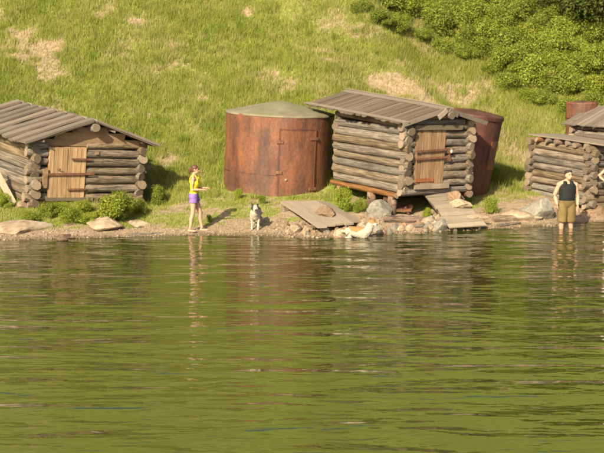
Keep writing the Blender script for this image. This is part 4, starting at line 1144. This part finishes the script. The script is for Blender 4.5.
pink = grain('striped_pink_cotton', [(.6, .45, .5), (.75, .7, .72), (.55, .25, .35)], (1, 1, 9), 4, 1, .8, .05, .002, 0)
person('person', 'person cut off by the right edge of the picture, only a bent bare elbow showing', pl_, R(0), dict(
    h=1.62, torso=FT, hair=hair_short, hair_mat=M['hair_brown'], yaw=R(-20), head_off=(0, -.03),
    legs={'r': [(-.085, .01, .86), (-.09, -.01, .47), (-.09, .03, .075), (-.1, -.2, 0)], 'l': [(.085, .01, .86), (.09, -.01, .47), (.09, .04, .075), (.1, -.2, 0)]},
    arms={'r': dict(j=[(-.175, 0, 1.365), (-.385, .03, 1.16), (-.215, -.06, 1.02)], d=(.7, -.5, -.3), n=(-.5, -.8, .2), t=(0, -.3, 1), curl=.5),
          'l': dict(j=[(.175, 0, 1.365), (.25, .03, 1.1), (.24, -.05, .86)], d=(0, -.1, -1), n=(1, 0, 0), t=(0, -1, 0))},
    clothes=[('tank_top', tank_top, pink), ('shorts', shorts_fn(.4, .106, .108), pink)]))

# ------------------------------------------------------------------ dogs
def fur(name, base, patch, fn_lo, fn_hi, axis_='z'):
    m, nt, b = newmat(name); L = nt.links
    tc = N(nt, 'ShaderNodeTexCoord'); n = N(nt, 'ShaderNodeTexNoise'); n.inputs['Scale'].default_value = 9; n.inputs['Detail'].default_value = 3
    L.new(tc.outputs['Object'], n.inputs['Vector'])
    at = N(nt, 'ShaderNodeAttribute', attribute_name='patch')
    ad = N(nt, 'ShaderNodeMath', operation='MULTIPLY_ADD'); ad.inputs[1].default_value = .5; L.new(n.outputs[0], ad.inputs[0]); L.new(at.outputs['Fac'], ad.inputs[2])
    r = ramp(nt, [(0, 0, 0), (1, 1, 1)], [.68, .84]); L.new(ad.outputs[0], r.inputs[0])
    L.new(mixc(nt, r.outputs[0], base, patch), b.inputs['Base Color']); b.inputs['Roughness'].default_value = .9
    n2 = N(nt, 'ShaderNodeTexNoise'); n2.inputs['Scale'].default_value = 60; L.new(tc.outputs['Object'], n2.inputs['Vector'])
    bp = N(nt, 'ShaderNodeBump'); bp.inputs['Strength'].default_value = .7; bp.inputs['Distance'].default_value = .015; L.new(n2.outputs[0], bp.inputs['Height']); L.new(bp.outputs[0], b.inputs['Normal'])
    return m
def dog(name, label, loc, rotz, k, lie, headv, mat_, patchf, yaw=0.0, tail=((0, .52, .44), (.03, .62, .47), (.04, .66, .40), (.05, .68, .32))):
    """dog facing -Y"""
    e = empty(name, loc, rotz); e.scale = (k, k, k); tag(e, label, 'dog')
    mb = MB(); dz = -.20 if lie else 0
    def V(x, y, z): return Vector((x, y, z + dz))
    mb.tube([V(0, -.06, .42), V(0, 0, .41), V(0, .10, .40), V(0, .28, .43), V(0, .42, .44), V(0, .52, .43)], [.08, .125, .138, .118, .115, .07], 18, (1.12, .98))
    hd = Vector(headv) + Vector((0, 0, dz))
    mb.tube([V(0, 0, .44), V(hd.x * .4, -.06, .50), hd + Vector((0, .03, -.03))], [.125, .112, .082], 16)
    rt_ = Matrix.Rotation(yaw, 3, 'Z')
    def q(v): return hd + rt_ @ Vector(v)
    mb.ell(q((0, 0, .01)), (.098, .095, .084), rt_, 16)
    mb.tube([q((0, -.05, -.012)), q((0, -.12, -.03)), q((0, -.165, -.035))], [.058, .042, .03], 12)
    for s in (-1, 1):
        mb.tube([q((s * .052, .01, .06)), q((s * .07, .012, .11)), q((s * .078, .0, .14))], [.04, .028, .008], 10, (1, .55), (1, 0, 0))
        ls = .42 if lie else 1.0
        def Lg(x, y, z): return Vector((x, y, z * ls + (0.0 if lie else 0)))
        mb.tube([V(s * .07, .03, .38) if lie else Lg(s * .075, .03, .38), Lg(s * .085, .06, .26), Lg(s * .08, .03, .12), Lg(s * .08, .02, .035)], [.062, .042, .03, .028], 12)
        mb.ell(Lg(s * .08, -.005, .03), (.033, .05, .026), None, 10)
        mb.tube([V(s * .07, .44, .40) if lie else Lg(s * .075, .44, .40), Lg(s * .095, .37, .27), Lg(s * .09, .50, .17), Lg(s * .09, .475, .035)], [.085, .06, .034, .027], 12)
        mb.ell(Lg(s * .09, .45, .028), (.032, .05, .025), None, 10)
    mb.tube([Vector(t) + Vector((0, 0, dz)) for t in tail], [.035, .042, .04, .02], 12)
    me = remeshed(mb, 'body', .008, 2)
    nn = [v.normal.copy() for v in me.vertices]
    for v, nv in zip(me.vertices, nn):
        v.co += nv * (.006 * noise.noise(v.co * 22) + .003 * noise.noise(v.co * 55))
    co = np.empty(len(me.vertices) * 3); me.vertices.foreach_get('co', co); co = co.reshape(-1, 3)
    me.attributes.new('patch', 'FLOAT', 'POINT').data.foreach_set('value', np.clip(patchf(co, np.array(hd), yaw) * 1.35, 0, 1).astype(np.float32))
    obj('body', me, e, mat_)
    nb = MB(); nb.ell(q((0, -.185, -.026)), (.019, .014, .015), rt_, 10); nb.obj('nose', M['eye'], e, True)
    for s in (-1, 1):
        eb = MB(); eb.ell(q((s * .036, -.066, .022)), (.011, .009, .011), rt_, 10); eb.obj('eye', M['eye'], e, True)
    return e
def blob(co, c, r): return np.clip(1.25 - np.linalg.norm((co - np.array(c)) / np.array(r), axis=1), 0, 1)
def hloc(hd, yaw, v):
    c, s = math.cos(yaw), math.sin(yaw); return (hd[0] + v[0] * c - v[1] * s, hd[1] + v[0] * s + v[1] * c, hd[2] + v[2])
def patch_husky(co, hd, yaw):
    p = np.zeros(len(co))
    for v, r in (((-.075, -.02, .03), (.055, .10, .085)), ((.085, -.0, .05), (.05, .08, .07)), ((-.06, .012, .11), (.06, .06, .07)), ((.07, .012, .12), (.05, .05, .06)), ((0, -.16, -.02), (.03, .05, .03))):
        p = np.maximum(p, blob(co, hloc(hd, yaw, v), r))
    p = np.maximum(p, blob(co, (0, .33, .56), (.13, .30, .13)))
    return p
def patch_tan(co, hd, yaw):
    p = blob(co, (0, .24, .32), (.16, .25, .16))
    p = np.maximum(p, blob(co, hloc(hd, yaw, (0, -.03, .04)), (.12, .12, .08)))
    for s in (-1, 1): p = np.maximum(p, blob(co, hloc(hd, yaw, (s * .062, .01, .10)), (.05, .05, .06)))
    return p
dog('dog', 'white dog with dark face patches standing on the sand in front of the tank', G(255, 230.5), R(-6), .98, False, (.02, -.13, .585), fur('white_black_fur', (.33, .29, .235), (.03, .027, .025), 0, 0), patch_husky, R(14))
dl = at_z(356, 238.5, 0); dl.z = -.09
dog('dog', 'white and tan dog lying in the shallow water below the boardwalk', dl + Vector((.26, .12, 0)), R(80), 1.0, True, (.02, -.13, .66), fur('white_tan_fur', (.31, .27, .21), (.22, .12, .05), 0, 0), patch_tan, R(-38), tail=((0, .5, .42), (0, .6, .44), (.02, .66, .40), (.04, .70, .36)))
